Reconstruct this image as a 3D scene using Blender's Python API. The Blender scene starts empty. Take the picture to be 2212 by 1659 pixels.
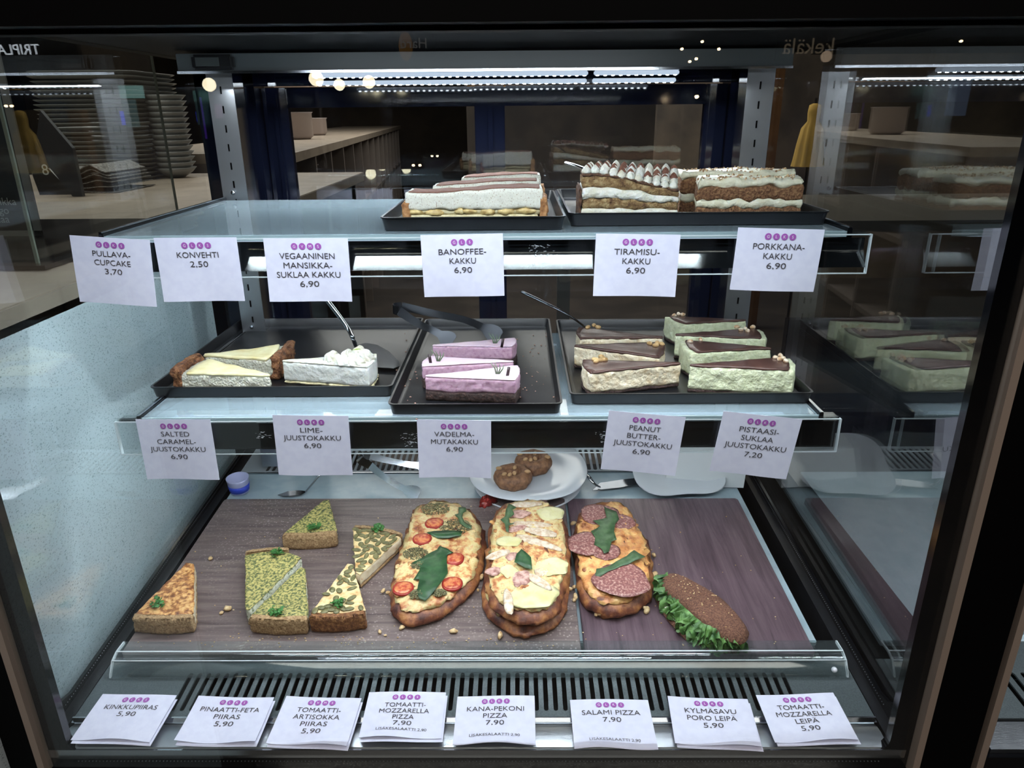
import bpy, bmesh, math, random
from mathutils import Vector, Matrix, noise
random.seed(7)
SC = bpy.context.scene
COL = SC.collection
PI = math.pi
EYE = 1.45                                   # eye height above the cafe floor
# ------------------------------------------------------------------ camera
FPX = 1554.0; CX, CY = 1106.0, 829.5
PITCH, YAW, ROLL = math.radians(20.6), math.radians(.6), math.atan(36/4129)
Fw = Vector((-math.sin(YAW)*math.cos(PITCH), math.cos(YAW)*math.cos(PITCH), -math.sin(PITCH)))
R0 = Vector((math.cos(YAW), math.sin(YAW), 0)); U0 = R0.cross(Fw)
Ri = math.cos(ROLL)*R0 - math.sin(ROLL)*U0
Ui = math.sin(ROLL)*R0 + math.cos(ROLL)*U0
cam = bpy.data.cameras.new('camera'); camo = bpy.data.objects.new('camera', cam); COL.objects.link(camo)
m = Matrix((Ri, Ui, -Fw)).transposed().to_4x4(); m.translation = (0, 0, EYE); camo.matrix_world = m
cam.sensor_width = 36.0; cam.lens = FPX/2212*36.0; cam.clip_start = .02; cam.clip_end = 80
SC.camera = camo
# ------------------------------------------------------------------ world, exposure, lamps
SC.view_settings.view_transform = 'Standard'; SC.view_settings.look = 'None'
SC.view_settings.gamma = 1; SC.view_settings.use_curve_mapping = False
SC.view_settings.exposure = 0.0
W = bpy.data.worlds.new('world'); SC.world = W; W.use_nodes = True
W.node_tree.nodes['Background'].inputs[0].default_value = (.05, .047, .045, 1)
W.node_tree.nodes['Background'].inputs[1].default_value = .6
def area(name, loc, rot, sx, sy, power, col, spread=180):
    l = bpy.data.lights.new(name, 'AREA'); l.shape = 'RECTANGLE'; l.size = sx; l.size_y = sy
    l.energy = power; l.color = col; l.spread = math.radians(spread)
    o = bpy.data.objects.new(name, l); COL.objects.link(o); o.location = loc; o.rotation_euler = rot
    return o
COOL = (.86, .93, 1.0); WARM = (1.0, .86, .70)
area('case_front_led', (-.08, .706, EYE+.088), (math.radians(14), 0, 0), .80, .012, 3.6, COOL)
area('case_rear_led', (-.064, 1.318, EYE+.050), (math.radians(-10), 0, 0), .90, .010, 6.2, COOL)
area('upper_shelf_fill', (-.064, .952, EYE-.157), (math.radians(20), 0, 0), .94, .008, 2.5, COOL)  # fill light added under the upper shelf to brighten the cakes behind
area('middle_shelf_fill', (-.064, .952, EYE-.411), (math.radians(20), 0, 0), .94, .008, 2.6, COOL)  # added fill below the middle shelf, lifts the rear of the deck
area('kitchen_fill_light', (-.7, 5.6, 3.3), (0, 0, 0), 4.0, 2.0, 150, (1.0, .92, .84))  # unseen soft light added overhead to brighten the kitchen
area('counter_ceiling_light', (-1.7, 2.2, 2.6), (0, 0, 0), .8, .8, 20, (1, .95, .88))
area('hall_ceiling_light', (0.2, -1.4, 3.2), (0, 0, 0), 3.0, 1.6, 60, (1, .93, .86))
# ------------------------------------------------------------------ materials
def lin(c):
    return tuple(((x/255)/12.92 if x/255 <= .04045 else ((x/255+.055)/1.055)**2.4) for x in c)+(1,)
def bsdf(name):
    m = bpy.data.materials.new(name); m.use_nodes = True
    return m, m.node_tree, m.node_tree.nodes['Principled BSDF']
def M(name, c, rough=.5, metal=0, c2=None, scale=300, detail=4, lo=.4, hi=.6, bump=0, bscale=None, sss=0, coat=0, stretch=None, rot=None, emit=None, es=0, spec=None):
    m, t, b = bsdf(name); N = t.nodes; L = t.links
    b.inputs['Base Color'].default_value = lin(c); b.inputs['Roughness'].default_value = rough
    b.inputs['Metallic'].default_value = metal
    if spec is not None: b.inputs['Specular IOR Level'].default_value = spec
    if sss: b.inputs['Subsurface Weight'].default_value = sss; b.inputs['Subsurface Radius'].default_value = (.008, .006, .004); b.inputs['Subsurface Scale'].default_value = .4
    if coat: b.inputs['Coat Weight'].default_value = coat; b.inputs['Coat Roughness'].default_value = .15
    if emit: b.inputs['Emission Color'].default_value = lin(emit); b.inputs['Emission Strength'].default_value = es
    if c2 or bump:
        tc = N.new('ShaderNodeTexCoord'); mp = N.new('ShaderNodeMapping'); L.new(tc.outputs['Object'], mp.inputs[0])
        if stretch: mp.inputs['Scale'].default_value = stretch
        if rot: mp.inputs['Rotation'].default_value = rot
    if c2:
        cols = c2 if isinstance(c2, list) else [(lo, c), (hi, c2)]
        n = N.new('ShaderNodeTexNoise'); n.inputs['Scale'].default_value = scale; n.inputs['Detail'].default_value = detail
        n.inputs['Roughness'].default_value = .6
        L.new(mp.outputs[0], n.inputs['Vector'])
        r = N.new('ShaderNodeValToRGB'); e = r.color_ramp.elements
        e[0].position, e[0].color = cols[0][0], lin(cols[0][1]); e[1].position, e[1].color = cols[-1][0], lin(cols[-1][1])
        for q in cols[1:-1]:
            k = e.new(q[0]); k.color = lin(q[1])
        L.new(n.outputs['Fac'], r.inputs[0]); L.new(r.outputs[0], b.inputs['Base Color'])
    if bump:
        n = N.new('ShaderNodeTexNoise'); n.inputs['Scale'].default_value = bscale or scale; n.inputs['Detail'].default_value = 5
        L.new(mp.outputs[0], n.inputs['Vector'])
        u = N.new('ShaderNodeBump'); u.inputs['Strength'].default_value = 1; u.inputs['Distance'].default_value = bump
        L.new(n.outputs['Fac'], u.inputs['Height']); L.new(u.outputs[0], b.inputs['Normal'])
    return m
def glassy(name, tint=(1, 1, 1), ior=1.5, rough=0.0, haze=None, hazeamt=0, edge=None):
    """thin clear sheet: Fresnel mirror over a see-through body, optional milky haze"""
    m, t, b = bsdf(name); N = t.nodes; L = t.links; N.remove(b); out = [n for n in N if n.type == 'OUTPUT_MATERIAL'][0]
    tr = N.new('ShaderNodeBsdfTransparent'); tr.inputs[0].default_value = (*tint, 1)
    body = tr
    if hazeamt:
        d = N.new('ShaderNodeBsdfDiffuse'); d.inputs[0].default_value = lin(haze)
        mx = N.new('ShaderNodeMixShader'); mx.inputs[0].default_value = hazeamt
        L.new(tr.outputs[0], mx.inputs[1]); L.new(d.outputs[0], mx.inputs[2]); body = mx
    g = N.new('ShaderNodeBsdfGlossy'); g.inputs['Roughness'].default_value = rough; g.inputs[0].default_value = (1, 1, 1, 1)
    geo = N.new('ShaderNodeNewGeometry'); d = N.new('ShaderNodeVectorMath'); d.operation = 'DOT_PRODUCT'
    L.new(geo.outputs['Normal'], d.inputs[0]); L.new(geo.outputs['Incoming'], d.inputs[1])
    def mth(op, i0, i1=None):
        q = N.new('ShaderNodeMath'); q.operation = op
        for k, v in ((0, i0), (1, i1)):
            if v is None: continue
            if isinstance(v, (int, float)): q.inputs[k].default_value = v
            else: L.new(v, q.inputs[k])
        return q.outputs[0]
    f0 = ((ior-1)/(ior+1))**2                     # Schlick, the same from either face
    c = mth('ABSOLUTE', d.outputs['Value']); p5 = mth('POWER', mth('SUBTRACT', 1.0, c), 5.0)
    fr = mth('ADD', mth('MULTIPLY', p5, 1-f0), f0)
    m2 = N.new('ShaderNodeMixShader'); L.new(fr, m2.inputs[0]); L.new(body.outputs[0], m2.inputs[1]); L.new(g.outputs[0], m2.inputs[2])
    L.new(m2.outputs[0], out.inputs[0])
    return m
def emitter(name, c, s):
    m, t, b = bsdf(name); N = t.nodes; N.remove(b); e = N.new('ShaderNodeEmission'); e.inputs[0].default_value = lin(c); e.inputs[1].default_value = s
    t.links.new(e.outputs[0], [n for n in N if n.type == 'OUTPUT_MATERIAL'][0].inputs[0]); return m
# ------------------------------------------------------------------ frames: a plane the photo's points are laid on
class Fr:
    def __init__(s, Y0, Z0, k=0):
        s.O = Vector((0, Y0, EYE+Z0)); a = math.atan(k); s.a = a
        s.ey = Vector((0, math.cos(a), math.sin(a))); s.ez = Vector((0, -math.sin(a), math.cos(a)))
    def at(s, x, y, h=0):
        r = Fw + (x-CX)/FPX*Ri - (y-CY)/FPX*Ui; E = Vector((0, 0, EYE))
        t = (s.O + h*s.ez - E).dot(s.ez)/r.dot(s.ez); P = E + r*t - s.O
        return (P.x, P.dot(s.ey))
    def w(s, u, v, h=0): return s.O + Vector((u, 0, 0)) + v*s.ey + h*s.ez
def ray_at_Y(x, y, Y):
    r = Fw + (x-CX)/FPX*Ri - (y-CY)/FPX*Ui
    return Vector((0, 0, EYE)) + r*(Y/r.y)
# ------------------------------------------------------------------ objects
def link(name, data, parent=None):
    o = bpy.data.objects.new(name, data); COL.objects.link(o)
    if parent: o.parent = parent
    return o
def setp(o, label=None, cat=None, group=None, kind=None):
    if label: o['label'] = label
    if cat: o['category'] = cat
    if group: o['group'] = group
    if kind: o['kind'] = kind
    return o
class T:
    """a thing: an Empty on a frame; parts are given in the frame's own u, v, h"""
    def __init__(s, name, label, cat, fr, u, v, h=0, group=None):
        s.fr = fr; s.o = (u, v, h); s.root = link(name, None); s.root.location = fr.w(u, v, h)
        s.root.rotation_euler = (fr.a, 0, 0); s.root.empty_display_size = .02; setp(s.root, label, cat, group)
    def part(s, name, md, mat, parent=None, smooth=True, label=None, kind=None):
        vs, fs = md; u, v, h = s.o
        me = bpy.data.meshes.new(name); me.from_pydata([(a-u, b-v, c-h) for a, b, c in vs], [], fs)
        finish(me, mat, smooth); o = link(name, me, parent or s.root)
        if label: o['label'] = label
        if kind: o['kind'] = kind
        return o
def finish(me, mat, smooth=True):
    bm = bmesh.new(); bm.from_mesh(me); bmesh.ops.recalc_face_normals(bm, faces=bm.faces); bm.to_mesh(me); bm.free()
    me.materials.append(mat)
    if smooth:
        me.polygons.foreach_set('use_smooth', [True]*len(me.polygons))
        if smooth == 'auto':
            try: me.set_sharp_from_angle(angle=math.radians(35))
            except Exception: pass
    me.update()
def wobj(name, md, mat, parent=None, smooth=False, **kw):   # mesh in world coordinates, origin at its base centre
    vs, fs = md
    me = bpy.data.meshes.new(name)
    if parent: org = Vector(parent.get('org', (0, 0, 0)))
    else:
        xs = [v[0] for v in vs]; ys = [v[1] for v in vs]; zs = [v[2] for v in vs]
        org = Vector(((min(xs)+max(xs))/2, (min(ys)+max(ys))/2, min(zs)))
    me.from_pydata([tuple(Vector(v)-org) for v in vs], [], fs); finish(me, mat, smooth)
    o = link(name, me, parent)
    if not parent: o.location = org
    setp(o, **kw); return o
def wempty(name, loc, label, cat, group=None):
    o = link(name, None); o.location = loc; o['org'] = tuple(loc); o.empty_display_size = .02
    return setp(o, label, cat, group)
# ------------------------------------------------------------------ mesh makers
def join(*ms):
    V, F = [], []
    for vs, fs in ms:
        n = len(V); V += list(vs); F += [tuple(i+n for i in f) for f in fs]
    return V, F
def xf(md, M4): return [tuple(M4 @ Vector(v)) for v in md[0]], md[1]
def box(x0, y0, z0, x1, y1, z1, b=0):
    if b:
        bm = bmesh.new(); bmesh.ops.create_cube(bm, size=1)
        for v in bm.verts: v.co = Vector(((x0+x1)/2+v.co.x*(x1-x0), (y0+y1)/2+v.co.y*(y1-y0), (z0+z1)/2+v.co.z*(z1-z0)))
        bmesh.ops.bevel(bm, geom=bm.edges[:], offset=b, segments=2, affect='EDGES')
        r = ([tuple(v.co) for v in bm.verts], [tuple(v.index for v in f.verts) for f in bm.faces]) if not bm.verts.index_update() else 0
        bm.free(); return r
    v = [(x, y, z) for x in (x0, x1) for y in (y0, y1) for z in (z0, z1)]
    return v, [(0, 1, 3, 2), (4, 6, 7, 5), (0, 4, 5, 1), (2, 3, 7, 6), (0, 2, 6, 4), (1, 5, 7, 3)]
def extrude_x(poly, x0, x1):                  # poly of (y, z)
    n = len(poly); V = [(x0, y, z) for y, z in poly]+[(x1, y, z) for y, z in poly]
    return V, [(i, (i+1) % n, n+(i+1) % n, n+i) for i in range(n)]+[tuple(range(n)), tuple(range(2*n-1, n-1, -1))]
def slab(poly, h0, h1):                       # poly of (u, v), any simple polygon
    n = len(poly); V = [(a, b, h0) for a, b in poly]+[(a, b, h1) for a, b in poly]
    return V, [(i, (i+1) % n, n+(i+1) % n, n+i) for i in range(n)]+[tuple(range(n)), tuple(range(2*n-1, n-1, -1))]
def tube(path, rad, seg=10, flat=1.0):
    P = [Vector(p) for p in path]; n = len(P); rr = rad if isinstance(rad, (list, tuple)) else [rad]*n
    V, F = [], []
    up = Vector((0, 0, 1))
    for i in range(n):
        d = (P[min(i+1, n-1)]-P[max(i-1, 0)]).normalized()
        s = d.cross(up); s = s.normalized() if s.length > 1e-4 else Vector((1, 0, 0)); w = s.cross(d)
        for j in range(seg):
            a = 2*PI*j/seg; V.append(tuple(P[i]+rr[i]*(math.cos(a)*s+flat*math.sin(a)*w)))
    for i in range(n-1):
        for j in range(seg): F.append((i*seg+j, i*seg+(j+1) % seg, (i+1)*seg+(j+1) % seg, (i+1)*seg+j))
    F.append(tuple(range(seg))); F.append(tuple(range(n*seg-1, (n-1)*seg-1, -1)))
    return V, F
def smoothpath(pts, n=8):                     # Catmull-Rom
    P = [Vector(p) for p in pts]; out = []
    for i in range(len(P)-1):
        a, b, c, d = P[max(i-1, 0)], P[i], P[i+1], P[min(i+2, len(P)-1)]
        for k in range(n):
            t = k/n; out.append(.5*((2*b)+(c-a)*t+(2*a-5*b+4*c-d)*t*t+(3*b-a-3*c+d)*t**3))
    out.append(P[-1]); return out
def ribbon(path, width, th, side):            # flat strip; side = width direction (vector or list)
    P = [Vector(p) for p in path]; n = len(P); V, F = [], []
    for i in range(n):
        d = (P[min(i+1, n-1)]-P[max(i-1, 0)]).normalized()
        s = Vector(side[i] if isinstance(side, list) else side); s = (s-d*s.dot(d)).normalized(); w = d.cross(s)
        ww = width[i] if isinstance(width, (list, tuple)) else width
        for a, b in ((-1, -1), (1, -1), (1, 1), (-1, 1)): V.append(tuple(P[i]+s*ww/2*a+w*th/2*b))
    for i in range(n-1):
        for j in range(4): F.append((i*4+j, i*4+(j+1) % 4, i*4+4+(j+1) % 4, i*4+4+j))
    F += [(0, 1, 2, 3), (n*4-1, n*4-2, n*4-3, n*4-4)]
    return V, F
def ellipsoid(c, r, rot=0, seg=12, rings=8, amp=0):
    V, F = [], []; cr, sr = math.cos(rot), math.sin(rot)
    for i in range(rings+1):
        ph = PI*i/rings
        for j in range(seg):
            th = 2*PI*j/seg; x, y, z = r[0]*math.sin(ph)*math.cos(th), r[1]*math.sin(ph)*math.sin(th), r[2]*math.cos(ph)
            if amp: q = 1+amp*noise.noise(Vector((x, y, z))*220+Vector(c)*90); x *= q; y *= q; z *= q
            V.append((c[0]+x*cr-y*sr, c[1]+x*sr+y*cr, c[2]+z))
    for i in range(rings):
        for j in range(seg): F.append((i*seg+j, i*seg+(j+1) % seg, (i+1)*seg+(j+1) % seg, (i+1)*seg+j))
    return V, F
def lathe(prof, c=(0, 0, 0), seg=48, sq=0):   # prof of (r, z); sq>0 squares the round
    V, F = [], []; n = len(prof)
    for r, z in prof:
        for j in range(seg):
            a = 2*PI*j/seg; k = 1+sq*(.5-.5*math.cos(4*a))*1.0
            V.append((c[0]+r*k*math.cos(a), c[1]+r*k*math.sin(a), c[2]+z))
    for i in range(n-1):
        for j in range(seg): F.append((i*seg+j, i*seg+(j+1) % seg, (i+1)*seg+(j+1) % seg, (i+1)*seg+j))
    F.append(tuple(range(seg))); F.append(tuple(range(n*seg-1, (n-1)*seg-1, -1)))
    return V, F
def area2(p): return sum(p[i][0]*p[(i+1) % len(p)][1]-p[(i+1) % len(p)][0]*p[i][1] for i in range(len(p)))/2
def resample(poly, step, r=0.0):
    if area2(poly) < 0: poly = poly[::-1]
    if r:                                      # cut the corners
        q = []
        for i, c in enumerate(poly):
            a, b = Vector(poly[i-1]), Vector(poly[(i+1) % len(poly)]); c = Vector(c)
            d1, d2 = a-c, b-c; k1, k2 = min(r, d1.length*.4), min(r, d2.length*.4)
            A, B = c+d1.normalized()*k1, c+d2.normalized()*k2
            for t in (0, .33, .67, 1): q.append(tuple(A*(1-t)**2+c*2*t*(1-t)+B*t*t))
        poly = q
    out = []
    for i, a in enumerate(poly):
        b = poly[(i+1) % len(poly)]; L = math.dist(a, b); n = max(1, round(L/step))
        for k in range(n): out.append((a[0]+(b[0]-a[0])*k/n, a[1]+(b[1]-a[1])*k/n))
    return out
def smoothclosed(poly, n=6):
    P = [Vector((p[0], p[1], 0)) for p in poly]; N = len(P); out = []
    for i in range(N):
        a, b, c, d = P[i-1], P[i], P[(i+1) % N], P[(i+2) % N]
        for k in range(n):
            t = k/n; q = .5*((2*b)+(c-a)*t+(2*a-5*b+4*c-d)*t*t+(3*b-a-3*c+d)*t**3); out.append((q.x, q.y))
    return out
def nz(x, y, z, f, seed=0): return noise.noise(Vector((x*f+seed*17.3, y*f-seed*5.1, z*f+seed*3.7)))
def fz(z): return z if callable(z) else (lambda u, v: z)
def prism(poly, z0, z1, amp=.0008, freq=160, step=.0035, r=.002, off=0, cap=.0003, seed=0, rows=None, rings=5, bev=.0012):
    """an upright body between two height fields, with rough cut sides"""
    P = resample(poly, step, r); n = len(P); Z0, Z1 = fz(z0), fz(z1)
    cx = sum(p[0] for p in P)/n; cy = sum(p[1] for p in P)/n
    nrm = []
    for i in range(n):
        a, b = P[i-1], P[(i+1) % n]; dx, dy = b[0]-a[0], b[1]-a[1]; l = math.hypot(dx, dy) or 1; nrm.append((dy/l, -dx/l))
    hh = Z1(cx, cy)-Z0(cx, cy); rows = rows or max(2, min(12, round(hh/.0035)))
    V, F = [], []
    for k in range(rows+1):
        t = k/rows
        for i, (x, y) in enumerate(P):
            za, zb = Z0(x, y), Z1(x, y); z = za+(zb-za)*t
            d = off+amp*(nz(x, y, z, freq, seed)+.6*nz(x, y, z, freq*2.7, seed+3))-(bev if k in (0, rows) else 0)
            V.append((x+nrm[i][0]*d, y+nrm[i][1]*d, z))
    def capr(base, Z, sg):
        prev = base
        for j in range(1, rings+1):
            s = 1-j/rings
            if j == rings:
                V.append((cx, cy, Z(cx, cy)+cap*nz(cx, cy, 0, freq, seed+9)*sg)); c = len(V)-1
                for i in range(n): F.append((prev+i, prev+(i+1) % n, c))
            else:
                st = len(V)
                for i, (x, y) in enumerate(P):
                    X, Y = cx+(x-cx)*s, cy+(y-cy)*s; V.append((X, Y, Z(X, Y)+sg*(cap*nz(X, Y, 0, freq, seed+9)+cap*.3)))
                for i in range(n): F.append((prev+i, prev+(i+1) % n, st+(i+1) % n, st+i))
                prev = st
    for k in range(rows):
        for i in range(n): F.append((k*n+i, k*n+(i+1) % n, (k+1)*n+(i+1) % n, (k+1)*n+i))
    capr(rows*n, Z1, 1); capr(0, Z0, 0)
    return V, F
def blob(poly, z0, h, p=4, rings=9, amp=.0008, freq=120, edge=.5, seed=0, sm=True, drape=None, hz=1.0):
    """a loaf-like body: rounded rim, domed top"""
    P = smoothclosed(poly, 5) if sm else poly
    if area2(P) < 0: P = P[::-1]
    n = len(P); cx = sum(q[0] for q in P)/n; cy = sum(q[1] for q in P)/n; V, F = [], []
    prof = [(1-.05*edge, 0.0), (1.0, .25*edge), (1.0, .5*edge)]
    for i in range(1, rings): s = 1-i/rings; prof.append((s, edge*.5+(1-edge*.5)*(1-s**p)**.6))
    for s, t in prof:
        for x, y in P:
            X, Y = cx+(x-cx)*s, cy+(y-cy)*s
            k = amp*nz(X, Y, t, freq, seed)+amp*.5*nz(X, Y, t, freq*2.5, seed+2)
            ax = k if s > .93 else 0
            L = math.hypot(x-cx, y-cy) or 1
            base = drape(X, Y) if drape else z0
            V.append((X+(x-cx)/L*ax, Y+(y-cy)/L*ax, base+h*t+(k*hz if t > .3 else 0)))
    base = drape(cx, cy) if drape else z0
    V.append((cx, cy, base+h+amp*nz(cx, cy, 1, freq, seed)))
    for i in range(len(prof)-1):
        for j in range(n): F.append((i*n+j, i*n+(j+1) % n, (i+1)*n+(j+1) % n, (i+1)*n+j))
    for j in range(n): F.append(((len(prof)-1)*n+j, (len(prof)-1)*n+(j+1) % n, len(V)-1))
    F.append(tuple(range(n-1, -1, -1)))
    return V, F
def leaf(poly, z, th=.0007, wave=.002, freq=60, seed=0, drape=None):
    """a thin cut-out leaf that ripples"""
    bm = bmesh.new(); vs = [bm.verts.new((a, b, 0)) for a, b in poly]; f = bm.faces.new(vs)
    bmesh.ops.triangulate(bm, faces=[f]); bmesh.ops.subdivide_edges(bm, edges=bm.edges[:], cuts=1, use_grid_fill=True)
    bmesh.ops.triangulate(bm, faces=bm.faces[:])
    r = bmesh.ops.extrude_face_region(bm, geom=bm.faces[:]); top = set(g for g in r['geom'] if isinstance(g, bmesh.types.BMVert))
    for v in bm.verts:
        b = (drape(v.co.x, v.co.y) if drape else z)
        v.co.z = b+wave*(.5+nz(v.co.x, v.co.y, 0, freq, seed))+(th if v in top else 0)
    bm.verts.index_update(); V = [tuple(v.co) for v in bm.verts]; Fc = [tuple(v.index for v in f.verts) for f in bm.faces]; bm.free()
    return V, Fc
def circ(cx, cy, rx, ry, n=20, rot=0, wob=0, seed=0):
    out = []
    for i in range(n):
        a = 2*PI*i/n; k = 1+wob*nz(math.cos(a), math.sin(a), 0, 1.5, seed); x, y = rx*k*math.cos(a), ry*k*math.sin(a)
        out.append((cx+x*math.cos(rot)-y*math.sin(rot), cy+x*math.sin(rot)+y*math.cos(rot)))
    return out
# ================================================================== materials in use
m_black = M('black_plastic', (14, 15, 18), .32, c2=(20, 21, 25), scale=40)
m_gloss = M('black_gloss', (7, 8, 11), .12)
m_navy = M('navy_frame', (14, 17, 30), .05, spec=.8)
m_canopy = M('canopy_black', (4, 4, 5), .6, spec=.08)
m_beige = M('beige_seal', (150, 134, 122), .6)
m_steel = M('brushed_steel', (176, 180, 184), .3, 1, bump=.00012, bscale=60, stretch=(1, 40, 40))
m_steelv = M('brushed_steel_upright', (190, 192, 196), .34, 1, bump=.0001, bscale=60, stretch=(40, 40, 1))
m_grill = M('vent_sheet', (100, 109, 111), .38, .6, c2=(88, 96, 99), scale=500, bump=.0001)
m_pol = M('polished_steel', (200, 202, 206), .12, 1)
m_dsteel = M('dark_polished_steel', (120, 124, 130), .16, 1)
m_dark = M('dark_recess', (5, 6, 8), .7)
m_glass = glassy('clear_glass', (.97, .985, .98), 1.5)
m_sidel = glassy('left_side_glass', (.92, .945, .95), 1.75)
m_side = glassy('side_glass', (.90, .925, .93), 2.2)
m_door = glassy('door_glass', (.85, .88, .90), 1.62)
m_shelf = glassy('frosted_shelf_glass', (.85, .89, .91), 1.6, 0.02, (200, 220, 230), .31)
m_acryl = glassy('clear_acrylic', (.93, .95, .95), 1.6)
m_acry2 = glassy('thick_acrylic', (.90, .93, .93), 1.62, .02, (170, 182, 186), .03)
m_edge = M('acrylic_edge', (196, 206, 210), .15, 0, spec=.8)
m_deck = M('white_deck', (158, 174, 181), .25, c2=(148, 166, 174), scale=30)
m_paper = M('paper', (222, 222, 240), .75, c2=(216, 216, 236), scale=90, bump=.00025, bscale=45)
m_ink = M('ink', (66, 62, 66), .7)
m_badge = M('purple_badge', (160, 84, 170), .6)
m_white = M('badge_white', (240, 236, 244), .6)
m_led = emitter('led', (225, 238, 255), 70)
m_tube = emitter('led_diffuser', (200, 216, 238), 1.0)
m_ftube = emitter('front_tube_glow', (225, 236, 255), 7)
# ================================================================== the case
XL, XR, YF, YB = -.612, .484, .68, 1.50
ZT = EYE+.10
case = wempty('display_case', (-.064, 1.1, EYE-1.35), 'large black framed refrigerated bakery display case with glass front and sides', 'display case')
def cp(name, md, mat, parent=None, smooth=False, **kw):
    """part of the case, in world coordinates"""
    vs, fs = md; org = Vector(case['org']); me = bpy.data.meshes.new(name)
    me.from_pydata([tuple(Vector(v)-org) for v in vs], [], fs); finish(me, mat, smooth)
    o = link(name, me, parent or case); setp(o, **kw); return o
E_ = EYE
cp('body', box(XL-.02, YF-.02, E_-1.35, XR+.02, YB+.06, E_-.80), m_canopy)
cp('canopy', join(box(XL-.03, YF-.03, ZT, XR+.03, YB+.06, ZT+.16), box(XL-.03, YF-.03, E_+.07, XR+.03, YF-.008, ZT), box(XL-.03, YF-.008, E_+.066, XR+.03, YF+.012, ZT)), m_canopy, label='black canopy over the case')
# front pane and its printed border
def rrect(x0, z0, x1, z1, r, n=8):
    out = []
    for cx, cz, a0 in ((x1-r, z1-r, 0), (x0+r, z1-r, PI/2), (x0+r, z0+r, PI), (x1-r, z0+r, 1.5*PI)):
        for k in range(n+1): a = a0+PI/2*k/n; out.append((cx+r*math.cos(a), cz+r*math.sin(a)))
    return out
cp('front_glass', box(XL+.018, YF-.006, E_-.772, XR-.0, YF, E_+.066), m_glass)
inner = rrect(-.569, E_-.750, .457, E_+.09, .022); N_ = len(inner)
outer = []
for x, z in inner:                              # ring between pane edge and the rounded clear field
    ox = -.5945 if x < -.05 else .4835; oz = E_-.772 if z < E_-.3 else E_+.09
    outer.append((ox, oz))
fr_v = [(x, YF+.001, z) for x, z in inner]+[(x, YF+.001, z) for x, z in outer]+[(x, YF+.012, z) for x, z in inner]+[(x, YF+.012, z) for x, z in outer]
fr_f = []
for i in range(N_):
    j = (i+1) % N_
    fr_f += [(i, j, N_+j, N_+i), (2*N_+i, 3*N_+i, 3*N_+j, 2*N_+j), (i, 2*N_+i, 2*N_+j, j), (N_+i, N_+j, 3*N_+j, 3*N_+i)]
cp('pane_border', (fr_v, fr_f), m_gloss, label='black border of the front pane with a rounded lower corner')
dots = []
for k in range(225): dots.append(ellipsoid((-.56+k*.0045, YF+.0005, E_-.763), (.0007, .0008, .0007), seg=5, rings=3))
cp('spacer_bead', join(*dots), M('bead', (120, 124, 132), .3, .6), kind='stuff')
for sx in (0, 1):
    x = (-.604, -.5945)[0] if sx == 0 else .4835
    cp('edge_seal', box(x, YF-.012, E_-.80, x+.0085, YF+.008, ZT), m_beige, label='beige seal strip beside the front pane')
cp('corner_post', box(-.75, YF-.01, E_-1.35, -.6045, YF+.01, ZT+.16), m_canopy)
cp('corner_post', join(box(.4925, YF-.01, E_-1.35, .556, YF+.02, ZT+.16), box(.50, YF+.02, E_-1.35, .556, YB, E_-.74)), m_canopy)
cp('bottom_rail', box(-.605, YF-.014, E_-.90, .49, YF+.004, E_-.7725, .002), m_gloss)
# side panes
def zb(y): return E_-.74+.06*(y-.72)
for sx, x, nm in ((-1, XL, 'left'), (1, XR, 'right')):
    cp('side_glass', box(min(x, x+sx*.006), YF+.014, E_-.78, max(x, x+sx*.006), YB-.03, ZT), m_side if sx > 0 else m_sidel, label=nm+' side pane')
    # dark seal along the pane's foot with a bead of spacer dots
    ys = [.735+.02*k for k in range(37)]
    poly = [(YF+.014, E_-.79), (YB-.03, E_-.79), (YB-.03, zb(YB)+.012), (.76, zb(.76)+.010), (.735, zb(.735)+.018), (.712, E_-.70), (.700, E_-.62), (.700, ZT), (YF+.014, ZT)]
    xx = x-sx*.001; cp('pane_seal', extrude_x(poly, min(xx, xx-sx*.005), max(xx, xx-sx*.005)), m_gloss)
    bead = [ellipsoid((x-sx*.0062, .742+.0046*k, zb(.742+.0046*k)+.0065), (.0005, .0008, .0006), seg=5, rings=3) for k in range(154)]
    cp('spacer_bead', join(*bead), M('bead2', (150, 156, 162), .3, .7), kind='stuff')
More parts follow.
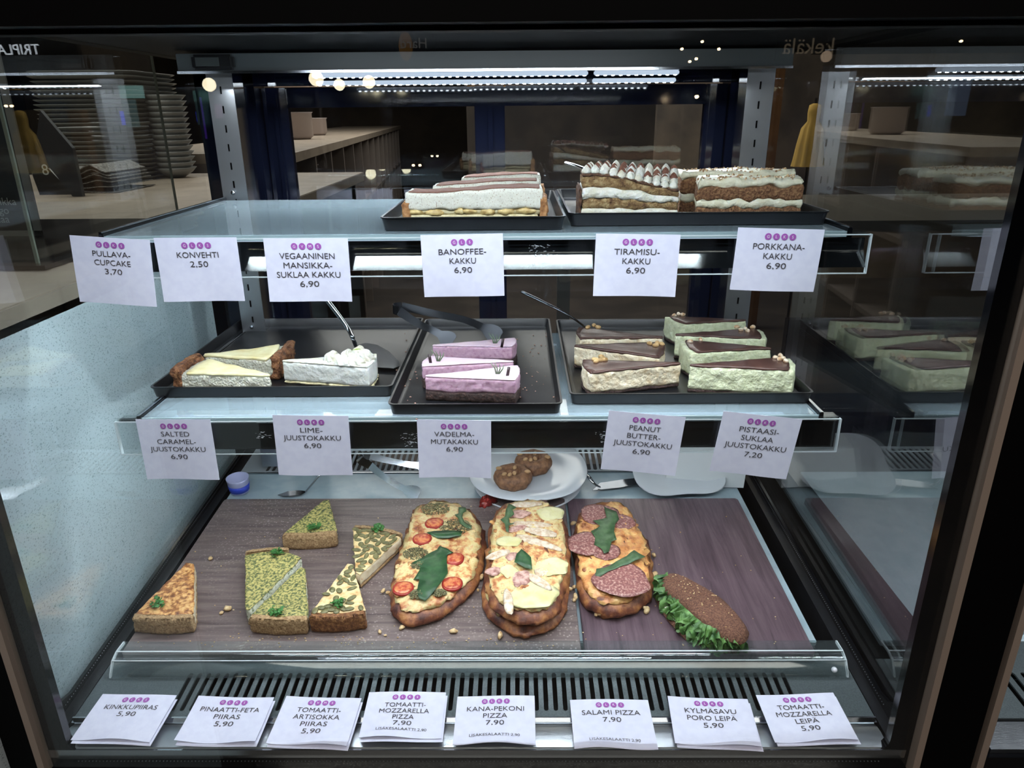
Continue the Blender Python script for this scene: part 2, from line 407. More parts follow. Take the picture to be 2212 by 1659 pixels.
# floor pan, front grille, front rail
G = Fr(.72, -.740, .06)
class CaseF:                                    # lets frame-space meshes hang from the case
    pass
def gp(name, md, mat, fr=G, **kw):
    vs, fs = md; return cp(name, ([tuple(fr.w(*v)) for v in vs], fs), mat, **kw)
def punched(u0, u1, v0, v1, s0, s1, n, wid, h0, h1, us=None, ue=None):
    """sheet with n real slots, round-ended, running along v"""
    P = []; F = []
    us = us if us is not None else u0; ue = ue if ue is not None else u1
    pitch = (ue-us)/n
    if us > u0: a, b = box(u0, v0, h0, us, v1, h1); F += [tuple(i+len(P) for i in f) for f in b]; P += a
    if ue < u1: a, b = box(ue, v0, h0, u1, v1, h1); F += [tuple(i+len(P) for i in f) for f in b]; P += a
    for k in range(n):
        x0 = us+pitch*k; x1 = x0+pitch; cx = (x0+x1)/2; r = wid/2; ring = []; rect = []
        for (cv, a0) in ((s1-r, 0), (s0+r, PI)):
            for q in range(5): a = a0+PI*q/4; ring.append((cx+r*math.cos(a), cv+r*math.sin(a)))
        rect = [(x1, s1-r), (x1, v1), (cx, v1), (x0, v1), (x0, s1-r), (x0, s0+r), (x0, v0), (cx, v0), (x1, v0), (x1, s0+r)]
        b = len(P)
        P += [(a, c, h1) for a, c in ring]+[(a, c, h1) for a, c in rect]+[(a, c, h0) for a, c in ring]
        for i in range(10):
            j = (i+1) % 10; F += [(b+i, b+j, b+10+j, b+10+i), (b+i, b+20+i, b+20+j, b+j)]
    return P, F
gp('front_grille', punched(-.588, .461, .006, .108, .018, .083, 66, .0062, -.0025, 0, -.470, .372), m_grill, smooth=False)
gp('front_grille_lip', join(box(-.588, .0045, -.003, .461, .0065, .003), box(-.588, .0005, -.006, .461, .0045, -.001)), m_pol)
rail = [(-.038, -.004), (-.036, -.0015), (-.028, .0005), (-.016, .001), (-.006, -.001), (0.0, -.004), (0, -.012), (-.038, -.012)]
gp('front_drip_rail', extrude_x(rail, -.585, .458), m_steel, smooth='auto')
gp('pan', box(-.606, -.02, -.07, .479, .76, -.06), m_dark)
gp('pan_side', box(-.606, -.035, -.06, -.590, .70, -.001), m_black); gp('pan_side', box(.463, -.035, -.06, .479, .70, -.001), m_black)
gp('front_lip', box(-.606, -.040, -.030, .479, -.0385, -.002), m_pol)
D = Fr(.72, -.740, .06)
gp('deck', join(box(-.580, .142, -.010, -.064, .622, 0, .0015), box(-.062, .142, -.010, .437, .622, 0, .0015)), m_deck, label='pale blue-white deck plate under the boards')
gp('rear_grille', punched(-.588, .461, .626, .730, .634, .722, 74, .0078, -.0025, 0, -.54, .41), M('rear_vent_brightened', (172, 178, 182), .4, .3))  # paler than the front sheet, colour makes up for the dim light back here
gp('seam', box(-.588, .6225, -.006, .461, .6255, .002), m_pol)
# rear uprights with keyhole slots
def upright(x0, x1, y, z0, z1, slots):
    P, F = [], []; w = .0032; cx = (x0+x1)/2
    def ad(md):
        nonlocal P, F
        F += [tuple(i+len(P) for i in f) for f in md[1]]; P += md[0]
    ad(box(x0, y, z0, cx-w/2, y+.002, z1)); ad(box(cx+w/2, y, z0, x1, y+.002, z1))
    z = z0
    for s in slots: ad(box(cx-w/2, y, z, cx+w/2, y+.002, s)); z = s+.0125
    ad(box(cx-w/2, y, z, cx+w/2, y+.002, z1))
    return P, F
slots = [E_+.036-.0318*k for k in range(22)][::-1]
for x0, x1 in ((-.540, -.495), (.397, .444)):
    u = cp('upright', upright(x0, x1, 1.350, E_-.69, E_+.098, slots), m_steelv, label='slotted steel upright')
    cp('return_flange', join(box(x0, 1.352, E_-.69, x0+.002, 1.40, E_+.098), box(x1-.002, 1.352, E_-.69, x1, 1.40, E_+.098)), m_pol, parent=u)
    cp('back_channel', box(x0+.003, 1.37, E_-.69, x1-.003, 1.372, E_+.098), m_dark, parent=u)
# sliding rear doors
cp('rear_frame', join(box(XL, 1.47, E_-.66, -.50, 1.53, ZT), box(.402, 1.47, E_-.66, XR, 1.53, ZT), box(XL, 1.47, E_+.052, XR, 1.53, ZT), box(XL, 1.47, E_-.72, XR, 1.53, E_-.62)), m_navy)
def door(x0, x1, y, wl, wr, label):
    zt, zbm = E_+.050, E_-.618; t = .034; b = .03
    f = cp('sliding_door', join(box(x0, y, zbm, x0+wl, y+.022, zt, .002), box(x1-wr, y, zbm, x1, y+.022, zt, .002),
        box(x0+wl, y, zt-t, x1-wr, y+.022, zt, .002), box(x0+wl, y, zbm, x1-wr, y+.022, zbm+b, .002), box(x0+wl, y-.003, zt-t-.002, x1-wr, y, zt-t+.004), box(x0+wl*.45, y-.004, zbm+.01, x0+wl*.6, y, zt-.01)), m_navy, label=label)
    cp('pane', box(x0+wl, y+.009, zbm+b, x1-wr, y+.013, zt-t), m_door, parent=f)
door(-.498, -.050, 1.502, .048, .030, 'navy framed left sliding door'); door(-.083, .400, 1.476, .058, .042, 'navy framed right sliding door')
# header board with LED tubes and thermometer
HX0, HX1 = -.560, .450
cp('header_board', box(HX0, 1.288, E_+.069, HX1, 1.292, E_+.096, .0008), M('header_grey', (84, 90, 92), .35))
cp('header_lip', box(HX0, 1.284, E_+.0655, HX1, 1.293, E_+.0695), m_pol)
cp('thermometer', box(-.530, 1.272, E_+.071, -.462, 1.287, E_+.094, .004), m_black)
cp('thermometer_screen', box(-.522, 1.2708, E_+.076, -.484, 1.2722, E_+.089), M('lcd', (70, 76, 76), .3))
for r, (y, z, xa, xb) in enumerate(((1.312, E_+.063, -.345, .27), (1.335, E_+.052, -.345, .27))):
    for (p0, p1) in ((xa, .118), (.128, xb)):
        t = cp('led_tube', box(p0, y-.005, z-.004, p1, y+.005, z+.003, .0015), m_tube, label='lit LED tube')
        n = int((p1-p0)/.0125); P = [ellipsoid((p0+.006+(p1-p0-.012)*k/(n-1), y, z-.0042), (.0028, .0024, .0010), seg=8, rings=5) for k in range(n)]
        base = None
        for q in P:
            c = tuple(sum(v[i] for v in q[0])/len(q[0]) for i in range(3))
            if base is None: base = cp('led', ([tuple(Vector(v)-Vector(c)+Vector(case['org'])) for v in q[0]], q[1]), m_led, parent=t, smooth=True); base.location = Vector(c)-Vector(case['org'])
            else: o = base.copy(); COL.objects.link(o); o.parent = t; o.location = Vector(c)-Vector(case['org'])
cp('led_holder', box(HX0, 1.30, E_+.071, HX1, 1.35, E_+.075), m_navy)
cp('front_led_panel', box(-.50, .700, E_+.091, .25, .748, E_+.096, .001), m_ftube)
cp('front_led_channel', box(-.60, .697, E_+.0965, .47, .752, E_+.0995), m_steel)
# ================================================================== glass shelves
BP = [(.9352, -.010), (.9352, -.023)]
for th in (20, 30.4, 31, 31.3, 31.6, 31.9, 32.2, 32.5):
    BP.append((BP[-1][0]-.0031*math.sin(math.radians(th)), BP[-1][1]-.0033*math.cos(math.radians(th))))
BQ = [(.9300, -.010), (.9292, -.050)]
def shelf(zr, label, lab2):
    S = wempty('glass_shelf', (-.064, 1.1, E_+zr-.008), label, 'shelf', 'glass shelves in the case')
    w = lambda n, md, mat, **k: wobj(n, md, mat, S, **k)
    w('pane', box(-.532, .930, E_+zr-.008, .418, 1.335, E_+zr, .001), m_shelf)
    w('pane_edge', box(-.532, .9275, E_+zr-.0075, .418, .9298, E_+zr-.0005), M('glass_edge', (178, 196, 202), .2))
    for sx, x in ((-1, -.532), (1, .418)):
        x2 = x+sx*.006
        w('side_rail', join(box(min(x, x2), .925, E_+zr-.012, max(x, x2), 1.345, E_+zr+.004, .001)), m_gloss)
        w('rail_trim', box(min(x, x2)+.001, .925, E_+zr+.004, max(x, x2)-.001, 1.345, E_+zr+.0055), m_pol)
        w('bracket', extrude_x([(.94, E_+zr-.012), (1.348, E_+zr-.012), (1.348, E_+zr-.055), (1.30, E_+zr-.050)], x-.0015+sx*.003, x+.0015+sx*.003), m_black)
        w('bracket_screw', ellipsoid((x-sx*.012, 1.346, E_+zr+.012), (.004, .003, .004)), m_pol, smooth=True)
    a = w('ticket_strip', extrude_x([(.9262, E_+zr+.0005), (.9262, E_+zr-.003), (.9215, E_+zr-.006), (.9190, E_+zr-.052), (.9205, E_+zr-.052), (.9232, E_+zr-.005), (.9275, E_+zr-.003)], -.566, .446), m_acryl, label=lab2)
    wobj('strip_edge', join(box(-.566, .9210, E_+zr-.0045, .446, .9222, E_+zr-.0030), box(-.566, .9186, E_+zr-.0535, .446, .9198, E_+zr-.0520),
        box(-.5672, .919, E_+zr-.0535, -.566, .925, E_+zr-.003), box(.446, .919, E_+zr-.0535, .4472, .925, E_+zr-.003)), m_edge, S)
    w('strip_backing', extrude_x([(a+.0016, E_+zr+b) for a, b in (BP if zr > -.3 else BQ)]+[(a, E_+zr+b) for a, b in (BP if zr > -.3 else BQ)[::-1]], -.515, .446), M('smoked_backing', (17, 19, 22), .07, spec=.9, c2=(19, 21, 24), scale=60), smooth='auto')
    w('under_shelf_fill_strip', box(-.50, .940, E_+zr-.0125, .38, .960, E_+zr-.0085, .001), m_tube)  # glowing strip added to go with the fill light under this shelf
    rs = random.Random(5); Pm = []
    for mx_, my_ in (((-.105, -.012), (.025, -.010), (.033, -.018), (.185, -.012), (-.30, -.020)) if zr > -.3 else ((-.155, -.018), (-.150, -.030), (.118, -.016), (.125, -.024), (-.36, -.015))):
        for _ in range(26):
            a_, b_ = mx_+rs.uniform(-.012, .012), my_+rs.uniform(-.005, .005); Pm.append(box(a_, .9178, E_+zr-.008+b_, a_+rs.uniform(.0003, .0035), .9181, E_+zr-.008+b_+rs.uniform(.0001, .0004)))
    w('tape_residue', join(*Pm), M('residue', (206, 210, 214), .6), kind='stuff')
    w('end_clip', box(-.565, .928, E_+zr-.006, -.54, .945, E_+zr-.003), m_acry2); w('end_clip', box(.426, .928, E_+zr-.006, .445, .945, E_+zr-.003), m_acry2)
ZU, ZM = -.143, -.397
shelf(ZU, 'upper frosted glass shelf holding two black cake trays', 'clear acrylic ticket strip')
shelf(ZM, 'middle frosted glass shelf holding three black cake trays', 'clear acrylic ticket strip')
US, MS = Fr(0, ZU), Fr(0, ZM)
# ================================================================== trays
def tray(fr, u0, v0, u1, v1, label, rim=.018, rot=0, base=.0006):
    cu, cv = (u0+u1)/2, (v0+v1)/2; t = T('serving_tray', label, 'tray', fr, cu, cv, base, 'black plastic cake trays')
    a, b = (u1-u0)/2, (v1-v0)/2; r = .009
    def ring(d, h): return [(x+cu, z+cv, h) for x, z in rrect(-a-d, -b-d, a+d, b+d, r+d*.4 if r+d*.4 > .002 else .002, 4)]
    rings = [ring(-.006, .0), ring(-.0035, .001), ring(-.0008, rim-.002), ring(.0008, rim-.0015), ring(.0008, rim), ring(-.0022, rim), ring(-.0035, rim-.003), ring(-.0065, .0035), ring(-.009, .0022)]
    V = [(x, y, h+base) for q in rings for x, y, h in q]; n = len(rings[0]); F = []
    for i in range(len(rings)-1):
        for j in range(n): F.append((i*n+j, i*n+(j+1) % n, (i+1)*n+(j+1) % n, (i+1)*n+j))
    F.append(tuple(range(n))); F.append(tuple(range(len(rings)*n-1, (len(rings)-1)*n-1, -1)))
    t.part('tray_body', (V, F), m_black, smooth='auto')
    if rot: t.root.rotation_euler.z = rot
    return t
tray(US, -.179, .945, .061, 1.285, 'black plastic tray under the banoffee slices on the upper shelf')
tray(US, .068, .975, .414, 1.30, 'black plastic tray under the tiramisu and carrot cake on the upper shelf')
tray(MS, -.553, 1.000, -.1895, 1.385, 'black plastic tray under the caramel and lime cheesecakes on the middle shelf')
tray(MS, -.1835, .929, .060, 1.375, 'narrow black plastic tray under the pink raspberry cakes on the middle shelf')
tray(MS, .0735, .965, .424, 1.365, 'black plastic tray under the peanut butter and pistachio cheesecakes')
TF = .0032                                       # tray floor above the shelf
# ================================================================== price cards
def text_mesh(s, size, bold=.0, ref=None):
    c = bpy.data.curves.new('t', 'FONT'); c.body = s; c.size = 1; c.align_x = 'CENTER'; c.resolution_u = 3
    c.offset = 0; c.extrude = 0
    o = bpy.data.objects.new('t', c); COL.objects.link(o)
    bpy.context.view_layer.update(); dg = bpy.context.evaluated_depsgraph_get()
    me = bpy.data.meshes.new_from_object(o.evaluated_get(dg)); V = [tuple(v.co*size) for v in me.vertices]; F = [tuple(p.vertices) for p in me.polygons]
    bpy.data.objects.remove(o); bpy.data.curves.remove(c); bpy.data.meshes.remove(me); return V, F
_tc = {}
def fit_text(s, size, bold, w=None):
    k = (s, size, bold)
    if k not in _tc: _tc[k] = text_mesh(s, size, bold)
    V, F = _tc[k]; xs = [v[0] for v in V]; W_ = max(xs)-min(xs); cx = (max(xs)+min(xs))/2
    q = (w/W_) if w else .93
    return [((x-cx)*q, y, z) for x, y, z in V], F
def price_card(corners, fr, lines, marks, label, grp, small=None, sheets=1, mode='hang', tone=0):
    """corners TL TR BL BR in the photo; laid flat on fr, or hung in the plane Y"""
    P = [(fr.w(*fr.at(*c, .010), .010) if mode == 'lie' else ray_at_Y(c[0], c[1], fr)) for c in corners]
    ex = ((P[1]-P[0])+(P[3]-P[2])); w = ex.length/2; ex.normalize()
    ey = ((P[2]-P[0])+(P[3]-P[1])); hgt = ey.length/2; ey = (ey-ex*ey.dot(ex)).normalized(); en = ex.cross(-ey)
    org = sum(P, Vector())/4 - ex*w/2 - ey*hgt/2
    if en.dot(Vector((0, -1, .3))) < 0: en = -en
    r = link('price_card', None)
    def mk(name, V, F, mat, parent=None, sm=False):        # V in card coords (x right, y down, n out)
        me = bpy.data.meshes.new(name); me.from_pydata(V, [], F); finish(me, mat, sm)
        return link(name, me, parent or r)
    mt = Matrix((ex, -ey, en)).transposed().to_4x4(); mt.translation = org; r.matrix_world = mt
    setp(r, label, 'price card', grp)
    sd = random.random()*50
    def bend(x, y):
        t = y/hgt
        b = .0016*math.sin(x/w*5+sd)*t*t
        if mode == 'lie': b += .0030*(t**3)*(.4+math.sin(x/w*6.2+sd)*.5)+.0012*(1-t)*math.sin(x/w*4+sd)
        else: b += .004*max(0, t-.55)**1.5*math.sin(sd)+.0007*math.sin(x/w*3+sd*2)
        return b
    for s in range(sheets):
        V, F = [], []; nx, ny = 16, 12; dx, dy = (.004*s, .004*s) if s else (0, 0)
        for lay in (0, -.00035):
            for j in range(ny+1):
                for i in range(nx+1):
                    x, y = w*i/nx, hgt*j/ny; V.append((x+dx*.6, -y-dy, bend(x, y)*(1 if not s else .3)+lay-.0022*s))
        n1 = (nx+1)*(ny+1)
        for j in range(ny):
            for i in range(nx): a = j*(nx+1)+i; F += [(a, a+1, a+nx+2, a+nx+1), (n1+a, n1+a+nx+1, n1+a+nx+2, n1+a+1)]
        bd = [i for i in range(nx+1)]+[j*(nx+1)+nx for j in range(1, ny+1)]+[ny*(nx+1)+i for i in range(nx-1, -1, -1)]+[j*(nx+1) for j in range(ny-1, 0, -1)]
        for i in range(len(bd)): a, b = bd[i], bd[(i+1) % len(bd)]; F.append((a, b, n1+b, n1+a))
        mk('paper_sheet', V, F, m_paper, sm='auto')
    k = w/.105; ybl = .0255*k
    def put(name, md, x, y, mat, parent, dz=.0007):
        V = [(a+x, b-y, bend(a+x, y-b)+dz) for a, b, c in md[0]]; return mk(name, V, md[1], mat, parent)
    cx = w/2+.000
    for i, ch in enumerate(marks):
        bx = cx+(i-(len(marks)-1)/2)*.0099*k; by = .0098*k
        cc = circ(0, 0, .0041*k, .0041*k, 20); b = put('badge', ([(a, b_, 0) for a, b_ in cc], [tuple(range(20))]), bx, by, m_badge, r)
        md = fit_text(ch, .0052*k, .00012, None); put('badge_letter', md, bx, by+.0018*k, m_white, b, .0010)
    if mode == 'lie': pass
    y = ybl
    for i, (s, wd) in enumerate(lines):
        put('lettering', fit_text(s, (.0106 if not small or len(lines) < 4 else .0098)*k, .00012, wd*k), cx, y, m_ink, r); y += (.0118 if mode != 'lie' else .0112 if not small else .0098 if len(lines) > 3 else .0112)*k
    if small: put('lettering', fit_text(small, .0058*k, .00008, .065*k), cx, hgt*.86, m_ink, r)
    return r
Yt = .9172
GU, GM, GB = 'price cards along the upper shelf edge', 'price cards along the middle shelf edge', 'price cards lying along the front ledge'
cu = lambda c, l, m, lab: price_card(c, Yt, l, m, lab, GU)
cm = lambda c, l, m, lab: price_card(c, Yt, l, m, lab, GM)
cu([(171,512),(337,521),(152,648),(325,661)], [('PULLAVA-',.050),('CUPCAKE',.048),('3,70',.023)], 'GLKS', 'tilted white price card reading PULLAVA-CUPCAKE 3,70 at the shelf end')
cu([(349,515),(524,515),(340,650),(516,648)], [('KONVEHTI',.053),('2,50',.023)], 'GLKS', 'white price card reading KONVEHTI 2,50 on the upper shelf strip')
cu([(579,515),(757,516),(574,650),(755,651)], [('VEGAANINEN',.069),('MANSIKKA-',.061),('SUKLAA KAKKU',.080),('6,90',.024)], 'GVMS', 'white price card reading VEGAANINEN MANSIKKA-SUKLAA KAKKU 6,90')
cu([(911,507),(1086,505),(914,643),(1090,638)], [('BANOFFEE-',.061),('KAKKU',.034),('6,90',.023)], 'GLS', 'white price card reading BANOFFEE-KAKKU 6,90 below the banoffee tray')
cu([(1284,505),(1464,507),(1284,638),(1464,641)], [('TIRAMISU-',.057),('KAKKU',.035),('6,90',.024)], 'GLKS', 'white price card reading TIRAMISU-KAKKU 6,90 on the upper strip')
cu([(1585,492),(1767,497),(1587,626),(1772,630)], [('PORKKANA-',.063),('KAKKU',.035),('6,90',.024)], 'GLKS', 'white price card reading PORKKANA-KAKKU 6,90 on the upper strip')
cm([(305,907),(466,907),(306,1034),(464,1034)], [('SALTED',.040),('CARAMEL-',.055),('JUUSTOKAKKU',.079),('6,90',.024)], 'GLKS', 'white price card reading SALTED CARAMEL-JUUSTOKAKKU 6,90')
cm([(599,897),(760,899),(592,1024),(754,1027)], [('LIME-',.031),('JUUSTOKAKKU',.080),('6,90',.024)], 'GLKS', 'white price card reading LIME-JUUSTOKAKKU 6,90')
cm([(903,905),(1060,910),(903,1032),(1062,1030)], [('VADELMA-',.057),('MUTAKAKKU',.067),('6,90',.024)], 'GLKS', 'white price card reading VADELMA-MUTAKAKKU 6,90')
cm([(1311,887),(1472,900),(1302,1013),(1467,1027)], [('PEANUT',.043),('BUTTER-',.046),('JUUSTOKAKKU',.081),('6,90',.024)], 'GLKS', 'white price card reading PEANUT BUTTER-JUUSTOKAKKU 6,90')
cm([(1553,888),(1718,905),(1542,1017),(1713,1036)], [('PISTAASI-',.053),('SUKLAA',.043),('JUUSTOKAKKU',.083),('7,20',.024)], 'GLKS', 'white price card reading PISTAASI-SUKLAA JUUSTOKAKKU 7,20')
cb = lambda c, l, m, lab, **k: price_card(c, G, l, m, lab, GB, mode='lie', **k)
LS = 'LISÄKESALAATTI 2,90'
cb([(225,1497),(385,1504),(148,1597),(320,1602)], [('KINKKUPIIRAS',.073),('5,90',.025)], 'GLKS', 'white price card reading KINKKUPIIRAS 5,90 on the front ledge', sheets=2)
cb([(432,1505),(595,1505),(374,1601),(549,1607)], [('PINAATTI-FETA',.080),('PIIRAS',.035),('5,90',.025)], 'GLKS', 'white price card reading PINAATTI-FETA PIIRAS 5,90', sheets=2)
cb([(621,1503),(782,1509),(572,1604),(748,1614)], [('TOMAATTI-',.060),('ARTISOKKA',.063),('PIIRAS',.036),('5,90',.025)], 'GVMS', 'white price card reading TOMAATTI-ARTISOKKA PIIRAS 5,90', sheets=2)
cb([(798,1496),(964,1494),(774,1594),(952,1595)], [('TOMAATTI-',.055),('MOZZARELLA',.066),('PIZZA',.028),('7,90',.024)], 'GLKS', 'white price card reading TOMAATTI-MOZZARELLA PIZZA 7,90', small=LS, sheets=2)
cb([(988,1504),(1155,1503),(978,1607),(1157,1609)], [('KANA-PEKONI',.076),('PIZZA',.032),('7,90',.024)], 'GLKS', 'white price card reading KANA-PEKONI PIZZA 7,90', small=LS)
cb([(1231,1512),(1399,1511),(1241,1619),(1423,1618)], [('SALAMI PIZZA',.077),('7,90',.024)], 'GLKS', 'white price card reading SALAMI PIZZA 7,90', small=LS)
cb([(1442,1504),(1613,1510),(1458,1604),(1646,1617)], [('KYLMÄSAVU',.066),('PORO LEIPÄ',.063),('5,90',.025)], 'GLKS', 'white price card reading KYLMÄSAVU PORO LEIPÄ 5,90', sheets=2)
cb([(1631,1500),(1798,1498),(1676,1604),(1855,1599)], [('TOMAATTI-',.061),('MOZZARELLA',.072),('LEIPÄ',.030),('5,90',.024)], 'GLKS', 'white price card reading TOMAATTI-MOZZARELLA LEIPÄ 5,90', sheets=2)
# ================================================================== food materials
f_peanut = M('peanut_filling', (226, 208, 172), .6, c2=[(.3, (200, 178, 144)), (.5, (222, 208, 180)), (.7, (230, 220, 198))], scale=90, bump=.0028, bscale=190, sss=.15)
f_pist = M('pistachio_filling', (202, 208, 162), .6, c2=[(.3, (190, 196, 158)), (.5, (210, 214, 180)), (.7, (222, 226, 196))], scale=100, bump=.0026, bscale=200, sss=.15)
f_white = M('lime_filling', (232, 234, 228), .55, c2=[(.35, (212, 214, 208)), (.6, (226, 228, 224))], scale=90, bump=.0018, bscale=160, sss=.2)
f_curd = M('curd_filling', (224, 222, 204), .6, c2=[(.35, (196, 192, 170)), (.6, (222, 220, 206))], scale=200, bump=.005, bscale=300, sss=.15)
f_pink = M('raspberry_mousse', (190, 152, 172), .5, c2=[(.3, (166, 118, 146)), (.43, (186, 148, 170)), (.7, (202, 168, 186))], scale=190, bump=.0007, bscale=200, sss=.2)
f_pinktop = M('raspberry_top', (214, 188, 204), .3, bump=.0004, bscale=60, sss=.2)
f_brownie = M('brownie', (48, 32, 30), .85, c2=[(.3, (28, 19, 18)), (.5, (50, 34, 31)), (.7, (76, 52, 46))], scale=260, bump=.002, bscale=260)
f_choc = M('chocolate_glaze', (76, 50, 44), .26, c2=[(.35, (64, 42, 38)), (.65, (88, 60, 54))], scale=40, bump=.0003, bscale=70)
f_biscuit = M('dark_biscuit', (44, 30, 30), .9, c2=[(.35, (26, 18, 18)), (.6, (66, 46, 42))], scale=350, bump=.002, bscale=350)
f_crust = M('biscuit_crust', (122, 78, 50), .85, c2=[(.3, (66, 40, 28)), (.47, (118, 74, 48)), (.72, (172, 120, 78))], scale=150, bump=.004, bscale=300)
f_pale = M('pale_base', (206, 196, 160), .8, c2=(190, 176, 136), scale=200, bump=.0012, bscale=260)
f_icing = M('caramel_icing', (226, 214, 164), .32, c2=[(.35, (216, 200, 142)), (.6, (234, 226, 186))], scale=30, bump=.0006, bscale=50, sss=.1)
f_cream = M('whipped_cream', (226, 224, 210), .45, c2=[(.35, (214, 210, 190)), (.6, (230, 229, 220))], scale=50, bump=.004, bscale=170, sss=.25)
f_banof = M('banoffee_cream', (232, 230, 220), .55, c2=[(.30, (140, 110, 90)), (.38, (206, 204, 190)), (.7, (218, 217, 206))], scale=520, detail=2, bump=.0006, bscale=180, sss=.15)
f_cocoa = M('cocoa_dust', (128, 84, 66), .9, c2=(108, 68, 54), scale=300, bump=.0006, bscale=400)
f_banana = M('caramel_banana', (206, 182, 128), .4, c2=[(.35, (160, 128, 72)), (.55, (204, 180, 122)), (.7, (226, 210, 160))], scale=120, bump=.0006, bscale=90)
f_pie = M('pie_crust', (160, 112, 68), .8, c2=[(.3, (120, 78, 44)), (.5, (162, 114, 70)), (.72, (194, 150, 104))], scale=150, bump=.0014, bscale=280)
f_sponge = M('coffee_sponge', (150, 120, 84), .85, c2=[(.3, (84, 54, 36)), (.5, (146, 116, 76)), (.7, (186, 164, 120))], scale=120, bump=.004, bscale=380)
f_dsponge = M('soaked_sponge', (84, 56, 44), .8, c2=[(.35, (56, 34, 28)), (.6, (112, 80, 58))], scale=160, bump=.0018, bscale=380)
f_carrot = M('carrot_sponge', (128, 88, 58), .85, c2=[(.28, (80, 50, 32)), (.48, (126, 86, 58)), (.7, (168, 128, 88))], scale=330, bump=.005, bscale=330)
f_frost = M('cream_cheese_frosting', (218, 212, 184), .45, c2=(230, 226, 204), scale=60, bump=.003, bscale=140, sss=.2)
f_nutty = M('chopped_nuts', (206, 178, 136), .7, c2=(130, 92, 62), scale=200)
f_nut = M('peanut_half', (200, 168, 118), .35, c2=(176, 140, 92), scale=150)
f_mint = M('herb_green', (70, 116, 48), .5, c2=(44, 88, 34), scale=200)
f_rosem = M('rosemary', (104, 126, 96), .6)
f_flake = M('chocolate_flake', (52, 36, 40), .4)
f_almond = M('almond_chip', (232, 220, 200), .5, c2=(190, 150, 110), scale=120)
def L2(t, z=0): return [(a, b, z) for a, b in t]
def centroid(p): return sum(q[0] for q in p)/len(p), sum(q[1] for q in p)/len(p)
def wedge(A, B, tip, bulge=.006, tipw=.004):
    """outline from two rim corners and the tip, with a rounded rim"""
    A, B, C_ = Vector(A), Vector(B), Vector(tip); m_ = (A+B)/2; o = (m_-C_).normalized()
    arc = [A*(1-t)+B*t+o*bulge*4*t*(1-t) for t in (0, .2, .4, .6, .8, 1)]
    s = (B-A).normalized(); pts = arc+[C_+s*tipw/2, C_-s*tipw/2]
    return [tuple(p) for p in pts]
def lerp2(a, b, t): return (a[0]+(b[0]-a[0])*t, a[1]+(b[1]-a[1])*t)
def wav(z, a, f, seed): return lambda u, v: z+a*nz(u, v, 0, f, seed)
seedc = [0]
def slice_(name, label, group, fr, outline, layers, floor=TF, cat='cake slice'):
    cu_, cv_ = centroid(outline); t = T(name, label, cat, fr, cu_, cv_, floor, group); seedc[0] += 1
    t.outline = outline; sd = seedc[0]
    for L in layers:
        nm, z0, z1, mat = L[:4]; kw = dict(L[4]) if len(L) > 4 else {}
        ol = kw.pop('outline', outline); parent = kw.pop('parent', None)
        f0 = (lambda u, v, g=fz(z0): g(u, v)+floor); f1 = (lambda u, v, g=fz(z1): g(u, v)+floor)
        t.part(nm, prism(ol, f0, f1, seed=sd, **kw), mat)
    return t
def nutpile(t, spots, h, mat=None, r=(.0065, .0042, .0035), name='peanut'):
    for i, (u, v) in enumerate(spots):
        t.part(name, ellipsoid((u, v, h+r[2]*.6), (r[0]*random.uniform(.85, 1.1), r[1], r[2]), random.uniform(0, 3), 10, 6, .15), mat or f_nut)
def near(c, k, s): return [(c[0]+random.uniform(-s, s), c[1]+random.uniform(-s, s)) for _ in range(k)]
# ------------------------------------------------------------------ middle shelf
Hp, Hq, Hr = .0385, .0435, .038
def W_(A, B, C_, h, bulge=.005, tw=.004): return wedge(MS.at(*A, TF+h), MS.at(*B, TF+h), MS.at(*C_, TF+h), bulge, tw)
gp_, gq_, gr_, gs_ = 'peanut butter cheesecake slices', 'pistachio cheesecake slices', 'raspberry mud cake slices', 'salted caramel cheesecake slices'
def shrink(o, k, c=None):
    c = c or centroid(o); return [(c[0]+(x-c[0])*k, c[1]+(y-c[1])*k) for x, y in o]
def pb(A, B, C_, lab, nuts, far=False):
    o = W_(A, B, C_, Hp)
    t = slice_('cake_slice', lab, gp_, MS, o, [
        ('base', 0, wav(.005, .004, 50, 3), f_biscuit, dict(amp=.0022, off=.0004)),
        ('filling', wav(.005, .004, 50, 3), Hp-.003, f_peanut, dict(amp=.0022, freq=70)),
        ('glaze', wav(Hp-.0042, .002, 60, 5), wav(Hp, .0008, 40, 2), f_choc, dict(amp=.0012, freq=60, off=.0004, bev=.0014))])
    nutpile(t, [MS.at(x, y, TF+Hp) for x, y in nuts], TF+Hp-.001)
    return t
pb((1259,776),(1276,804),(1470,783), 'front peanut butter cheesecake slice, its rim to the left, glazed in chocolate', [(1286,778),(1299,772),(1306,778),(1288,782),(1297,779)])
pb((1434,738),(1426,771),(1241,745), 'middle peanut butter cheesecake slice with its rim and nuts to the right', [(1403,743),(1420,742),(1416,747),(1429,744)])
pb((1250,706),(1253,729),(1432,727), 'rear peanut butter cheesecake slice with two round nuts, by the server handle', [(1270,708),(1283,704),(1292,708)])
